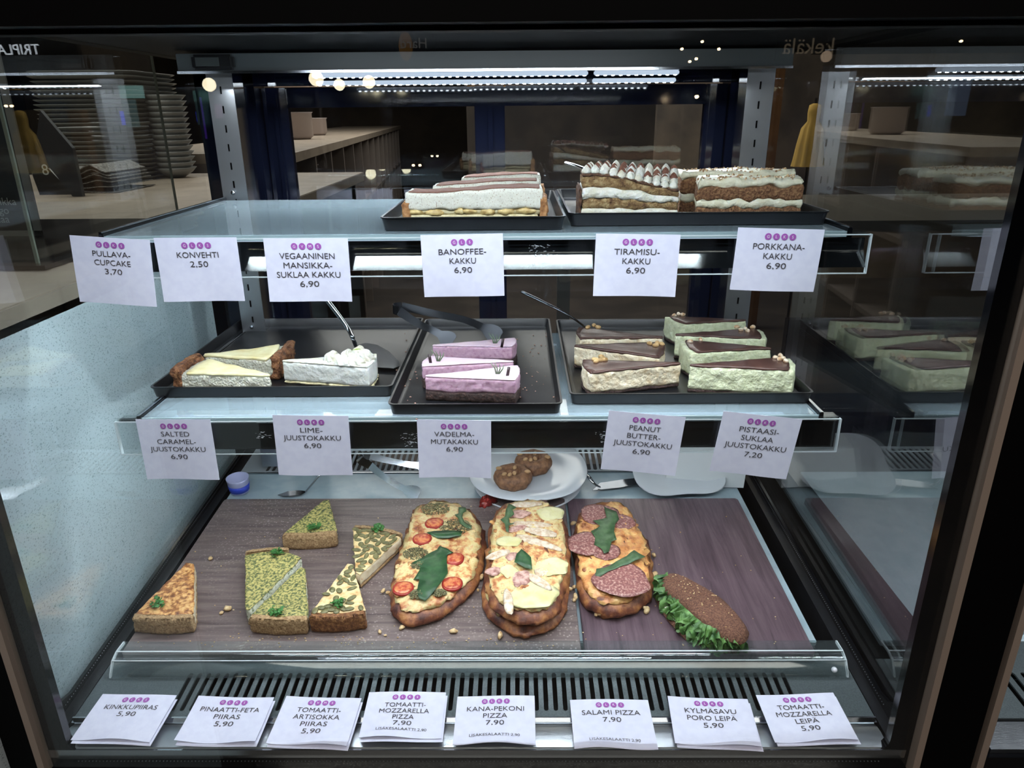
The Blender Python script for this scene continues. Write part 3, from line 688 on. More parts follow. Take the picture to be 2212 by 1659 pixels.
def pi(A, B, C_, lab, nuts, bare=.0):
    o = W_(A, B, C_, Hq)
    t = slice_('cake_slice', lab, gq_, MS, o, [
        ('base', 0, wav(.0045, .003, 50, 8), f_biscuit, dict(amp=.0022)),
        ('filling', wav(.0045, .003, 50, 8), Hq-.0028, f_pist, dict(amp=.002, freq=70)),
        ('glaze', wav(Hq-.0038, .0016, 60, 5), wav(Hq, .0008, 40, 2), f_choc, dict(outline=[lerp2(p_, centroid(o[6:8]), .06 if i < 6 else 0) for i, p_ in enumerate(o)], amp=.0012, freq=60, off=.0003, bev=.0014))])
    for i, (x, y) in enumerate(nuts):
        u, v = MS.at(x, y, TF+Hq)
        t.part('almond', ellipsoid((u, v, TF+Hq+.0016), (.0052, .0034, .0034), i*1.7, 8, 5, .3), f_almond)
    return t
pi((1707,770),(1717,798),(1490,787), 'front pistachio cheesecake slice, pale green, its rim and almonds to the right', [(1675,774),(1686,770),(1691,777),(1697,782),(1684,778)])
pi((1469,733),(1494,760),(1666,750), 'second pistachio cheesecake slice from the front, rim and almonds to the left', [(1491,739),(1513,735)])
pi((1640,708),(1656,730),(1459,721), 'third pistachio cheesecake slice from the front, almonds at its right rim', [(1592,708),(1610,712),(1626,708),(1615,716),(1601,714)])
pi((1436,681),(1470,698),(1611,690), 'rear pistachio cheesecake slice at the back of the tray', [(1457,683),(1466,680),(1475,681)])
def rb(A, B, C_, lab, herb, flake):
    o = W_(A, B, C_, Hr)
    t = slice_('cake_slice', lab, gr_, MS, o, [
        ('brownie', 0, wav(.014, .0025, 40, 4), f_brownie, dict(amp=.002, off=.0006)),
        ('mousse', wav(.014, .0025, 40, 4), Hr-.002, f_pink, dict(amp=.0012)),
        ('topping', wav(Hr-.0021, .0006, 60, 1), wav(Hr, .0009, 50, 6), f_pinktop, dict(amp=.0007, off=.0002))])
    u, v = MS.at(*herb, TF+Hr); sp = []
    for k in range(4):
        a = -.9+.55*k; sp.append(tube([(u+.001*k-.0025, v, TF+Hr-.001), (u+.001*k+.006*math.sin(a), v-.001*k, TF+Hr+.009), (u+.001*k+.011*math.sin(a)-.002, v-.001*k, TF+Hr+.018-.001*k)], [.0011, .0010, .0004], 5))
    for q in sp: t.part('rosemary_needle', q, f_rosem)
    u, v = MS.at(*flake, TF+Hr)
    t.part('chocolate_flake', xf(box(-.0022, -.0006, -.002, .0022, .0006, .014, .0005), Matrix.Translation((u, v, TF+Hr)) @ Matrix.Rotation(.18*(1 if flake[0] > 1000 else -.5), 4, 'Y')), f_flake)
rb((1118,788),(1113,820),(918,811), 'front raspberry mud cake slice showing its whole brownie base', (1076,808), (1096,812))
rb((929,768),(912,790),(1109,779), 'middle raspberry mud cake slice with its rim to the left', (948,780), (930,784))
rb((1113,729),(1105,748),(934,745), 'rear raspberry mud cake slice, nearest the tongs', (1070,742), (1084,748))
# salted caramel
def sc(A, B, C_, lab, h=.036):
    o = W_(A, B, C_, h, .006); tip = centroid(o[6:8])
    inn = [lerp2(p_, tip, .10) for p_ in o[:6]]; fill = inn+o[6:8]; rim = o[:6]+inn[::-1]
    t = slice_('cake_slice', lab, gs_, MS, o, [
        ('base', 0, wav(.006, .003, 40, 3), f_crust, dict(outline=fill, amp=.002, off=.0005)),
        ('filling', wav(.006, .003, 40, 3), wav(h-.006, .001, 40, 2), f_curd, dict(outline=fill, amp=.0022, freq=120)),
        ('crust', 0, wav(h+.003, .002, 60, 7), f_crust, dict(outline=rim, amp=.005, freq=90, cap=.003, rings=3, bev=.003)),
        ('icing', wav(h-.0062, .001, 60, 1), wav(h-.002, .0016, 35, 2), f_icing, dict(outline=[lerp2(p_, tip, .07) for p_ in inn]+o[6:8], amp=.0015, freq=60, off=.0008, bev=.0018))])
sc((426,765),(367,802),(583,806), 'salted caramel cheesecake slice in front with its brown crust to the left', .034)
sc((634,737),(600,775),(441,763), 'salted caramel cheesecake slice behind, its crust pointing right', .036)
# lime
o = W_((813,763),(793,792),(610,778), .0375)
tl = slice_('cake_slice', 'white lime cheesecake slice with piped cream beside the salted caramel slices', None, MS, o, [
    ('base', 0, wav(.004, .002, 50, 3), f_pale, dict(amp=.003)), ('filling', wav(.004, .002, 50, 3), .0355, f_white, dict(amp=.0013, freq=50)),
    ('topping', .0352, wav(.0375, .0006, 40, 3), f_cream, dict(amp=.0006, off=.0004))])
def rosette(t, u, v, z, r, h, parent=None):
    V, F = [], []; n, m_ = 42, 12
    for i in range(m_+1):
        s = i/m_; rr = r*(1-s**1.6)**.75*(1+.0*s) if s < 1 else 0
        for j in range(n):
            a = 2*PI*j/n; st = 1+.17*math.cos(7*(a)+s*4.5)*(1-.3*s); R_ = rr*st
            V.append((u+R_*math.cos(a)+.15*r*s*math.sin(s*9), v+R_*math.sin(a), z+h*s+.0006*math.cos(7*a+s*4.5)))
    for i in range(m_):
        for j in range(n): F.append((i*n+j, i*n+(j+1) % n, (i+1)*n+(j+1) % n, (i+1)*n+j))
    F.append(tuple(range(n-1, -1, -1))); return t.part('cream_rosette', (V, F), f_cream)
for (x, y, r, h) in ((719,776,.013,.015),(742,783,.0135,.014),(768,784,.014,.016),(790,776,.0135,.017),(752,770,.011,.013),(777,766,.012,.016)):
    u, v = MS.at(x, y, TF+.0375); rosette(tl, u, v, TF+.0368, r, h)
u, v = MS.at(768, 766, TF+.05); tl.part('lime_leaf', leaf([(u-.006, v), (u+.001, v+.004), (u+.008, v+.003), (u+.003, v-.003)], TF+.0555, wave=.004), M('lime_zest', (150, 180, 70), .5))
# ------------------------------------------------------------------ upper shelf
def band(px0, px1, Y0, Y1, tipside, x0b=None, x1b=None):
    a = ray_at_Y(px0, 430, Y0).x; b = ray_at_Y(px1, 430, Y0).x
    c = ray_at_Y(x0b or px0, 410, Y1).x; d = ray_at_Y(x1b or px1, 410, Y1).x
    return [(a, Y0), (b, Y0), (d, Y1), (c, Y1)]
def banof(o, lab, h=.0455):
    zt = lambda u, v: h+.0028*math.sin((u+.06)*26)+.0015*nz(u, v, 0, 50, 4)
    xs = [p_[0] for p_ in o]; uL, uR = min(xs), max(xs); Y0, Y1 = o[0][1], o[2][1]
    t = slice_('cake_slice', lab, 'banoffee cake slices', US, o, [
        ('base', 0, .014, f_pale, dict(outline=[(uL+.004, Y0+.001), (uR-.012, Y0+.001), (uR-.012, Y1-.001), (uL+.004, Y1-.001)])),
        ('cream', wav(.0215, .004, 60, 3), lambda u, v: zt(u, v)-.0006, f_banof, dict(outline=[(uL+.002, Y0), (uR-.006, Y0), (uR-.006, Y1), (uL+.003, Y1)], amp=.0009)),
        ('cocoa', lambda u, v: zt(u, v)-.0006, lambda u, v: zt(u, v)+.0006, f_cocoa, dict(outline=[(uL+.006, Y0+.0015), (uR-.010, Y0+.0015), (uR-.009, Y1-.002), (uL+.008, Y1-.002)], amp=.0016, cap=.0006)),
        ('crust', 0, wav(.036, .002, 60, 3), f_pie, dict(outline=[(uR-.0095, Y0-.0012), (uR, Y0+.001), (uR, Y1), (uR-.0095, Y1+.0008)], amp=.0025, cap=.001, rings=3)),
        ('crust', 0, wav(.030, .002, 60, 3), f_pie, dict(outline=[(uL-.002, Y0-.0012), (uL+.0075, Y0-.0008), (uL+.005, Y1), (uL-.002, Y1)], amp=.003, cap=.001, rings=3)),
        ('cream_foot', .014, .0225, f_pale, dict(outline=[(uL+.006, Y0+.003), (uR-.008, Y0+.003), (uR-.008, Y1-.003), (uL+.006, Y1-.003)]))])
    k = uL+.014
    while k < uR-.022:
        w = random.uniform(.006, .014); hh = random.uniform(.0035, .0055); z = TF+random.uniform(.0160, .0195)
        t.part('banana_piece', ellipsoid((k, Y0+.004, z), (w, .0052, hh), 0, 12, 8, .4), f_banana); k += w*random.uniform(1.8, 2.6)
    return t
banof(band(884, 1177, .975, 1.032, 0, 884, 1179), 'front banoffee cake slice with cream over banana pieces')
banof(band(934, 1172, 1.05, 1.10, 0, 940, 1172), 'second banoffee cake slice, behind the front one', .0485)
banof(band(994, 1174, 1.118, 1.165, 0, 1000, 1174), 'rear banoffee cake slice at the back of the row', .052)
# tiramisu
Yk = 1.0
uL, uR = ray_at_Y(1256, 430, Yk).x, ray_at_Y(1466, 430, Yk).x
def tz(z, dr): return lambda u, v: 1.12*z*(1-dr*max(0, (u-uL)/(uR-uL)-.25)) + (.003*nz(u, v, z*40, 75, 5) if z < .055 else .0012*nz(u, v, 0, 50, 5))
o = [(uL, Yk), (uR, Yk), (uR+.012, Yk+.07), (uL+.004, Yk+.075)]

tt = slice_('cake_slice', 'tiramisu slice with toothed cream and cocoa on top, beside the carrot cake', None, US, o, [
    ('cream', 0, tz(.016, .25), f_cream, dict(amp=.0018, freq=70)), ('sponge', tz(.016, .25), tz(.0285, .33), f_sponge, dict(amp=.0022, off=-.001)),
    ('cream', tz(.0285, .33), tz(.041, .42), f_cream, dict(amp=.0022, freq=70, off=.0004)), ('sponge', tz(.041, .42), tz(.0535, .46), f_sponge, dict(amp=.0022, off=-.0006)),
    ('soaked_layer', tz(.0535, .46), tz(.0575, .46), f_dsponge, dict(amp=.0024))])
tt.part('chocolate_side', prism([(uL-.003, Yk-.001), (uL-.0002, Yk-.001), (uL+.003, Yk+.075), (uL-.001, Yk+.075)], TF, TF+.046, amp=.002, rings=3), f_dsponge)
for j in range(5):
    for i in range(11):
        u = uL+.006+i*.0118+j*.003; v = Yk+.006+j*.0150
        if u > uR+.008: continue
        h0 = TF+tz(.0575, .46)(u, v)-.001+.0048*j*(i/10)
        t_ = j+random.random()*.5
        tt.part('cream_peak', lathe([(.0056, 0), (.0066, .002), (.0056, .0050), (.0032, .0084), (.0006, .0108)], (u, v, h0+random.uniform(-.0012, .0012)), 12), f_cream)
        if j >= 1: tt.part('cocoa_cap', lathe([(.0062, .0040), (.0052, .0056), (.0036, .0088), (.0006, .0114)], (u, v+.0006, h0), 12), f_cocoa)
sidepc = prism([(uR-.012, Yk+.008), (uR+.004, Yk+.006), (uR+.006, Yk+.018), (uR-.010, Yk+.02)], TF+.030, TF+.036, amp=.003, rings=3)
tt.part('fallen_cream', sidepc, M('cocoa_cream', (206, 176, 160), .6, c2=(236, 226, 212), scale=150))
def carrot(o, lab, h=1.0):
    u0 = min(p_[0] for p_ in o)
    t = slice_('cake_slice', lab, 'carrot cake slices', US, o, [
        ('sponge', 0, wav(.0175*h, .0055, 70, 3), f_carrot, dict(amp=.002, off=-.0005)), ('frosting', wav(.0175*h, .0055, 70, 3), wav(.0275*h, .005, 80, 6), f_frost, dict(amp=.0016, freq=70)),
        ('sponge', wav(.0275*h, .005, 80, 6), wav(.045*h, .005, 60, 2), f_carrot, dict(amp=.002)), ('frosting', wav(.045*h, .005, 60, 2), wav(.055*h, .004, 40, 8), f_frost, dict(amp=.0026, freq=50, off=-.001, cap=.0012, bev=.003))])
    P = []
    Y0 = o[0][1]; Y1 = o[2][1]; x1 = max(p_[0] for p_ in o)
    for k in range(110):
        u = random.uniform(u0+.006, x1-.008); v = random.uniform(Y0+.004, Y1-.004)
        P.append(ellipsoid((u, v, TF+.055*h+.004*nz(u, v, 0, 40, 8)+.0006), tuple(random.uniform(.0009, .0022) for _ in range(3)), random.random()*3, 6, 4))
    t.part('chopped_nuts', join(*P), f_nutty, kind='stuff'); return t
carrot([(ray_at_Y(1504, 430, 1.0).x, 1.0), (ray_at_Y(1735, 430, 1.0).x, 1.0), (ray_at_Y(1735, 430, 1.0).x+.004, 1.05), (ray_at_Y(1504, 430, 1.0).x+.01, 1.055)], 'front carrot cake slice with frosting and chopped nuts')
carrot([(ray_at_Y(1468, 430, 1.07).x, 1.070), (ray_at_Y(1715, 430, 1.07).x, 1.07), (ray_at_Y(1715, 430, 1.07).x, 1.125), (ray_at_Y(1468, 430, 1.07).x, 1.12)], 'rear carrot cake slice, its dark end showing behind the front one', 1.10)
# ------------------------------------------------------------------ servers and tongs
def spoonhandle(name, label, pts, rad, group='steel cake servers', mat=None, blade=None, bl=None):
    P = smoothpath(pts); r = wempty(name, tuple(P[-1]), label, 'cake server', group)
    n = len(P); rr = [rad[0]+(rad[1]-rad[0])*(i/(n-1)) for i in range(n)]; rr[0] *= .5
    wobj('handle', tube(P, rr, 10, .55), mat or m_pol, r, smooth=True)
    if blade: wobj('blade', blade, bl or m_dsteel, r, smooth='auto')
    return r
def onM(x, y, h=0): return MS.w(*MS.at(x, y, h), h)
def poly_slab(pts, th, fr, h):
    v = [fr.at(x, y, h) for x, y in pts]; md = slab(v, h, h+th); return [tuple(fr.w(*q)) for q in md[0]], md[1]
q = onM(766, 752, .010)
spoonhandle('cake_server', 'steel cake server rising behind the lime cheesecake', [ray_at_Y(700, 640, 1.24), ray_at_Y(722, 668, 1.215), ray_at_Y(752, 710, 1.18), ray_at_Y(764, 735, 1.15), onM(772, 757, .012)], (.0052, .0034),
    blade=poly_slab([(765,748),(790,742),(815,746),(840,760),(862,782),(864,792),(850,797),(815,795),(780,775)], .0012, MS, .0085))
spoonhandle('cake_server', 'steel cake server leaning between the two right trays', [ray_at_Y(1126, 630, 1.26), ray_at_Y(1165, 648, 1.24), ray_at_Y(1220, 676, 1.22), ray_at_Y(1258, 702, 1.235), ray_at_Y(1264, 712, 1.232)], (.0048, .0028), mat=m_dsteel)
tth = US.w(*US.at(1290, 425, .01), .02)
spoonhandle('cake_server', 'short steel server handle poking up behind the tiramisu', [ray_at_Y(1222, 351, 1.16), ray_at_Y(1240, 356, 1.14), ray_at_Y(1262, 365, 1.12), ray_at_Y(1290, 385, 1.10)], (.0045, .0035))
def tongs(label, arms, bend, wid=.016, cupw=.030, mat=None):
    r = wempty('serving_tongs', tuple(bend[len(bend)//2]), label, 'tongs', None)
    P = smoothpath(bend, 6); wobj('spring_bend', ribbon(P, wid, .0012, Vector((0, .25, 1))), mat or m_dsteel, r, smooth='auto')
    for a in arms:
        A = smoothpath(a[0], 8); n = len(A); w = [wid*(1-.25*math.sin(PI*i/(n-1))) if i < n*.72 else wid*.8+(cupw-wid*.8)*math.sin(PI*(i-n*.72)/(n*.30)) for i in range(n)]
        wobj('arm', ribbon(A, w, .0012, a[1]), mat or m_dsteel, r, smooth='auto')
    return r
b0 = [ray_at_Y(862, 672, 1.215), ray_at_Y(850, 668, 1.235), ray_at_Y(852, 664, 1.262), ray_at_Y(868, 662, 1.275)]
m_btong = M('black_steel', (52, 54, 58), .3, .9)
tongs('dark steel serving tongs lying open behind the raspberry slices', [([b0[0], ray_at_Y(905, 700, 1.19), ray_at_Y(940, 716, 1.17), ray_at_Y(978, 740, 1.155)], Vector((.1, .5, 1))),
    ([b0[-1], ray_at_Y(940, 678, 1.25), ray_at_Y(1000, 690, 1.22), ray_at_Y(1045, 708, 1.19), ray_at_Y(1080, 730, 1.17)], Vector((.1, .4, 1)))], b0, mat=m_btong)
# ================================================================== boards on the deck
BT = Fr(.72, -.7275, .06)
def wood(name, c1, c2, c3, rot, spk=0):
    m, t, b = bsdf(name); N = t.nodes; L = t.links
    tc = N.new('ShaderNodeTexCoord'); mp = N.new('ShaderNodeMapping'); L.new(tc.outputs['Object'], mp.inputs[0])
    mp.inputs['Scale'].default_value = (46, 3.2, 20) if rot else (3.2, 46, 20)
    n = N.new('ShaderNodeTexNoise'); n.inputs['Scale'].default_value = 2.2; n.inputs['Detail'].default_value = 9; n.inputs['Roughness'].default_value = .68; n.inputs['Distortion'].default_value = .6
    L.new(mp.outputs[0], n.inputs['Vector']); r = N.new('ShaderNodeValToRGB'); e = r.color_ramp.elements
    e[0].position, e[0].color = .30, lin(c1); e[1].position, e[1].color = .72, lin(c3); k = e.new(.5); k.color = lin(c2)
    L.new(n.outputs['Fac'], r.inputs[0]); col = r.outputs[0]
    if spk:                                      # pale dew specks over the front of the board
        v = N.new('ShaderNodeTexVoronoi'); v.inputs['Scale'].default_value = 190; L.new(tc.outputs['Object'], v.inputs['Vector'])
        q = N.new('ShaderNodeValToRGB'); q.color_ramp.elements[0].position = .10; q.color_ramp.elements[0].color = (1, 1, 1, 1); q.color_ramp.elements[1].position = .36; q.color_ramp.elements[1].color = (0, 0, 0, 1)
        L.new(v.outputs['Distance'], q.inputs[0])
        n2 = N.new('ShaderNodeTexNoise'); n2.inputs['Scale'].default_value = 4.5; L.new(tc.outputs['Object'], n2.inputs['Vector'])
        r2 = N.new('ShaderNodeValToRGB'); r2.color_ramp.elements[0].position = .42; r2.color_ramp.elements[1].position = .6; L.new(n2.outputs['Fac'], r2.inputs[0])
        mu = N.new('ShaderNodeMath'); mu.operation = 'MULTIPLY'; L.new(q.outputs[0], mu.inputs[0]); L.new(r2.outputs[0], mu.inputs[1])
        m3 = N.new('ShaderNodeMath'); m3.operation = 'MULTIPLY'; m3.inputs[1].default_value = .55; L.new(mu.outputs[0], m3.inputs[0])
        mx = N.new('ShaderNodeMix'); mx.data_type = 'RGBA'; mx.inputs[7].default_value = lin((176, 164, 160)); L.new(m3.outputs[0], mx.inputs[0]); L.new(col, mx.inputs[6]); col = mx.outputs[2]
    L.new(col, b.inputs['Base Color']); b.inputs['Roughness'].default_value = .33
    u = N.new('ShaderNodeBump'); u.inputs['Distance'].default_value = .0006; L.new(n.outputs['Fac'], u.inputs['Height']); L.new(u.outputs[0], b.inputs['Normal'])
    return m
m_wl = wood('board_wood_left', (70, 58, 58), (104, 90, 88), (126, 112, 106), 0, 1)
m_wr = wood('board_wood_right', (52, 40, 46), (86, 68, 76), (106, 88, 94), math.radians(112))
def board(p, label, mat):
    (a, b, c, d) = [BT.at(*q) for q in p]         # front left, front right, back right, back left
    u0, u1 = (a[0]+d[0])/2, (b[0]+c[0])/2; v0, v1 = (a[1]+b[1])/2, (c[1]+d[1])/2
    t = T('serving_board', label, 'serving board', BT, (u0+u1)/2, (v0+v1)/2, -.012, 'wood-look serving boards')
    P = rrect(u0, v0, u1, v1, .007, 4); rings = [([(x, y) for x, y in rrect(u0+k, v0+k, u1-k, v1-k, .007-k*.5, 4)], h) for k, h in ((.001, -.0118), (0, -.0105), (0, -.0012), (.0012, 0))]
    V = [(x, y, h) for q, h in rings for x, y in q]; n = len(P)
    F = [(i*n+j, i*n+(j+1) % n, (i+1)*n+(j+1) % n, (i+1)*n+j) for i in range(3) for j in range(n)]+[tuple(range(n)), tuple(range(4*n-1, 3*n-1, -1))]
    t.part('board_panel', (V, F), mat, smooth='auto')
board([(262,1412),(1252,1412),(1223,1076),(484,1076)], 'large brown wood-look serving board under the quiches and two pizzas', m_wl)
board([(1259,1412),(1764,1412),(1593,1076),(1229,1076)], 'smaller dark purple-brown serving board under the salami pizza and sandwich', m_wr)
# clear front rail of the deck
rl = T('board_stop_rail', 'clear acrylic stop rail along the front of the boards', 'rail', G, -.06, .10, 0)
prof = [(.118, .0205), (.119, .0240), (.098, .0255), (.084, .0215), (.073, .0085), (.0705, .0035), (.0735, .0035), (.0765, .0080), (.0865, .0190), (.0985, .0222), (.116, .0205)]
def bent(profile, u0, u1):
    return extrude_x(profile, u0, u1)
rl.part('rail_body', bent(prof, -.572, .452), m_acry2, smooth='auto')
for uu in (-.5735, .4505): rl.part('rail_end', extrude_x(prof, uu, uu+.0025), m_edge, smooth='auto')
rl.part('rail_lip', join(box(-.572, .0965, .0256, .452, .0985, .0262), box(-.572, .0832, .0215, .452, .0846, .0224)), m_edge, smooth=False)
rl.part('rail_foot', join(box(-.55, .0755, .0008, .43, .0775, .0040)), m_acry2, smooth=False)
rl.part('screw_cap', ellipsoid((.435, .078, .010), (.004, .004, .004)), m_white)
# ------------------------------------------------------------------ savoury food
q_crust = M('quiche_crust', (150, 120, 84), .85, c2=[(.3, (112, 82, 52)), (.5, (154, 124, 88)), (.7, (184, 156, 116))], scale=330, bump=.0014, bscale=360)
q_crustd = M('quiche_crust_brown', (112, 70, 38), .8, c2=[(.3, (78, 44, 22)), (.5, (116, 74, 42)), (.7, (160, 116, 70))], scale=200, bump=.0014, bscale=340)
q_spin = M('spinach_custard', (190, 176, 96), .6, c2=[(.32, (48, 62, 36)), (.44, (92, 100, 56)), (.52, (156, 146, 84)), (.63, (190, 176, 112)), (.75, (150, 118, 66))], scale=260, detail=3, bump=.002, bscale=230)
q_feta = M('spinach_cut_side', (206, 208, 186), .65, c2=[(.34, (84, 100, 62)), (.46, (206, 208, 188)), (.7, (226, 226, 210))], scale=200, detail=3, bump=.0016, bscale=220)
q_ham = M('ham_custard_top', (190, 142, 88), .5, c2=[(.34, (96, 52, 30)), (.47, (160, 104, 58)), (.55, (204, 154, 94)), (.7, (218, 180, 126))], scale=130, detail=7, bump=.0016, bscale=110)
q_hamc = M('ham_cut_side', (216, 200, 170), .6, c2=[(.30, (176, 40, 30)), (.36, (214, 196, 160)), (.7, (228, 216, 194))], scale=90, bump=.001)
q_art = M('artichoke_custard', (216, 190, 138), .5, c2=[(.33, (186, 138, 84)), (.5, (220, 194, 142)), (.7, (234, 216, 172))], scale=80, bump=.0014, bscale=110)
q_seed = M('pumpkin_seed', (118, 112, 72), .4, c2=(90, 88, 56), scale=220)
z_crust = M('pizza_crust', (150, 92, 48), .5, c2=[(.34, (62, 30, 26)), (.47, (112, 62, 42)), (.58, (160, 104, 62)), (.72, (196, 146, 92))], scale=38, detail=7, bump=.002, bscale=80)
z_chs = M('baked_cheese', (210, 180, 120), .38, c2=[(.30, (132, 68, 42)), (.40, (182, 118, 74)), (.47, (202, 168, 114)), (.56, (208, 194, 142)), (.65, (200, 152, 108)), (.78, (204, 186, 124))], scale=58, detail=6, bump=.0022, bscale=95, sss=.1)
z_chs2 = M('salami_pizza_cheese', (210, 160, 98), .38, c2=[(.28, (140, 74, 40)), (.42, (192, 128, 76)), (.55, (216, 168, 106)), (.75, (228, 190, 132))], scale=55, detail=6, bump=.0024, bscale=85, sss=.1)
z_brown = M('browned_cheese', (176, 112, 60), .4, c2=[(.38, (128, 70, 40)), (.6, (204, 152, 92))], scale=110, bump=.001)
z_pool = M('melted_mozzarella', (198, 190, 136), .28, c2=(208, 202, 160), scale=40, bump=.0008, bscale=60, sss=.2)
z_chick = M('chicken_strip', (222, 206, 180), .5, c2=[(.35, (180, 150, 120)), (.6, (212, 200, 182))], scale=120, bump=.001)
z_bacon = M('bacon_piece', (176, 126, 116), .45, c2=[(.35, (140, 92, 84)), (.6, (206, 168, 156))], scale=110, bump=.0008)
z_sal = M('salami', (136, 84, 78), .42, c2=[(.38, (112, 64, 62)), (.52, (140, 88, 84)), (.66, (190, 156, 144))], scale=260, detail=3, bump=.0006)
z_tom = M('tomato_skin', (150, 40, 32), .3); z_tomf = M('tomato_flesh', (186, 84, 54), .35, c2=[(.4, (166, 56, 40)), (.6, (204, 128, 80))], scale=180)
z_herb = M('dried_herbs', (92, 90, 58), .85, c2=[(.35, (44, 46, 26)), (.6, (134, 128, 92))], scale=500, detail=2)
z_leaf = M('basil_leaf', (38, 68, 42), .38, c2=(52, 86, 52), scale=60, bump=.0008, bscale=70)
z_aru = M('rocket_leaf', (58, 84, 54), .42, c2=(78, 104, 70), scale=80, bump=.0008)
z_pars = M('parsley', (64, 122, 52), .5, c2=(42, 96, 40), scale=150)
z_crumb = M('crumb', (206, 182, 140), .7, c2=(176, 140, 96), scale=200)
def P_(pts, h=.0): return [BT.at(x, y, h) for x, y in pts]
def zm(pts, ox, oy, s): return [(ox+x/s, oy+y/s) for x, y in pts]
def parsley(t, x, y, h, r=.013, n=26, seed=0, name='parsley_sprig'):
    u, v = BT.at(x, y, h); ms = []; rnd = random.Random(seed+3)
    for k in range(n):
        a = rnd.uniform(0, 2*PI); d = r*rnd.uniform(.15, .8); s = r*rnd.uniform(.22, .38)
        star = [(s*(1 if i % 2 else .55)*math.cos(2*PI*i/10+a), s*(1 if i % 2 else .55)*math.sin(2*PI*i/10+a)) for i in range(10)]
        md = leaf(star, 0, .0004, .004, 120, k)
        ms.append(xf(md, Matrix.Translation((u+d*math.cos(a), v+d*math.sin(a), h+.0015+rnd.uniform(0, .004))) @ Matrix.Rotation(rnd.uniform(-.6, .6), 4, 'X') @ Matrix.Rotation(rnd.uniform(-.6, .6), 4, 'Y')))
    t.part(name, join(*ms), z_pars)
def quiche(lab, grp, top, h, topmat, sidemat, crust=q_crust, rimn=2, dep=.011, herbs=(), seeds=0):
    """top outline: first two points are the rim corners"""
    o = P_(top, h); seedc[0] += 1; sd = seedc[0]
    A, B = Vector(o[0]), Vector(o[1]); rest = [Vector(p_) for p_ in o[2:]]; far = sum(rest, Vector((0, 0)))/len(rest)
    out = ((A+B)/2-far).normalized(); arc = [A*(1-k)+B*k+out*.018*k*(1-k) for k in (0, .2, .4, .6, .8, 1)]
    inn = [p_-out*dep for p_ in arc]
    cu_, cv_ = centroid([tuple(p_) for p_ in arc+rest]); t = T('quiche_slice', lab, 'quiche slice', BT, cu_, cv_, 0, grp)
    body = [tuple(p_) for p_ in inn+rest]; rim = [tuple(p_) for p_ in arc+inn[::-1]]
    t.part('base', prism(body, .0004, .006, amp=.0012, seed=sd), crust)
    t.part('filling', prism(body, .006, wav(h-.0015, .0012, 90, sd), amp=.0014, freq=120, off=-.0003, seed=sd), sidemat)
    t.part('topping', prism(body, wav(h-.0020, .0012, 90, sd), wav(h+.0008, .0012, 90, sd), amp=.0014, freq=100, cap=.0012, seed=sd, rings=7), topmat)
    t.part('crust', prism(rim, .0004, wav(h+.0022, .0015, 60, sd), amp=.0016, freq=140, cap=.001, seed=sd, rings=3, bev=.0025), crust)
    for i, (x, y) in enumerate(herbs): parsley(t, x, y, h+.001, seed=i+sd)
    if seeds:
        rnd = random.Random(sd); c = sum((Vector(p_) for p_ in body), Vector((0, 0)))/len(body); n = 0
        done = []
        for _ in range(900):
            if n >= seeds: break
            i_ = rnd.randrange(len(body)); k, l = rnd.random(), math.sqrt(rnd.random())*.9; p_ = (Vector(body[i_-1])*(1-k)+Vector(body[i_])*k)*l+c*(1-l)
            if any((p_-q_).length < .0088 for q_ in done): continue
            done.append(p_); n += 1
            t.part('pumpkin_seed', ellipsoid((p_.x, p_.y, h+.0016+rnd.random()*.001), (.0080*rnd.uniform(.75, 1.1), .0046*rnd.uniform(.8, 1.1), .0017), rnd.uniform(0, 3.1), 12, 6), q_seed)
    return t
h_ = .027
quiche('ham quiche slice alone at the left end of the brown board', None, [(284,1337),(414,1338),(420,1217),(403,1215)], h_, q_ham, q_hamc, herbs=[(343,1307)])
quiche('spinach feta quiche slice at the back edge of the board, tip pointing back', 'spinach feta quiche slices', [(608,1160),(725,1155),(711,1079),(701,1079)], h_, q_spin, q_feta, herbs=[(678,1142)])
quiche('spinach feta quiche slice of the touching pair, its rim at the back', 'spinach feta quiche slices', [(624,1184),(530,1191),(530,1316),(539,1318),(652,1205)], h_+.004, q_spin, q_feta, herbs=[(597,1200)])
quiche('spinach feta quiche slice of the touching pair, its rim in front', 'spinach feta quiche slices', [(537,1338),(661,1342),(659,1228),(650,1224)], h_-.001, q_spin, q_feta, herbs=[(598,1326)])
quiche('pumpkin seed quiche slice with its tip pointing at the camera', 'artichoke quiche slices', [(870,1152),(766,1134),(768,1238),(777,1243)], h_, q_art, q_hamc, herbs=[(815,1144)], seeds=44)
quiche('pumpkin seed quiche slice in front, its dark brown rim toward the camera', 'artichoke quiche slices', [(667,1336),(788,1330),(762,1219),(751,1216)], h_, q_art, q_hamc, crust=q_crustd, herbs=[(731,1309)], seeds=26)
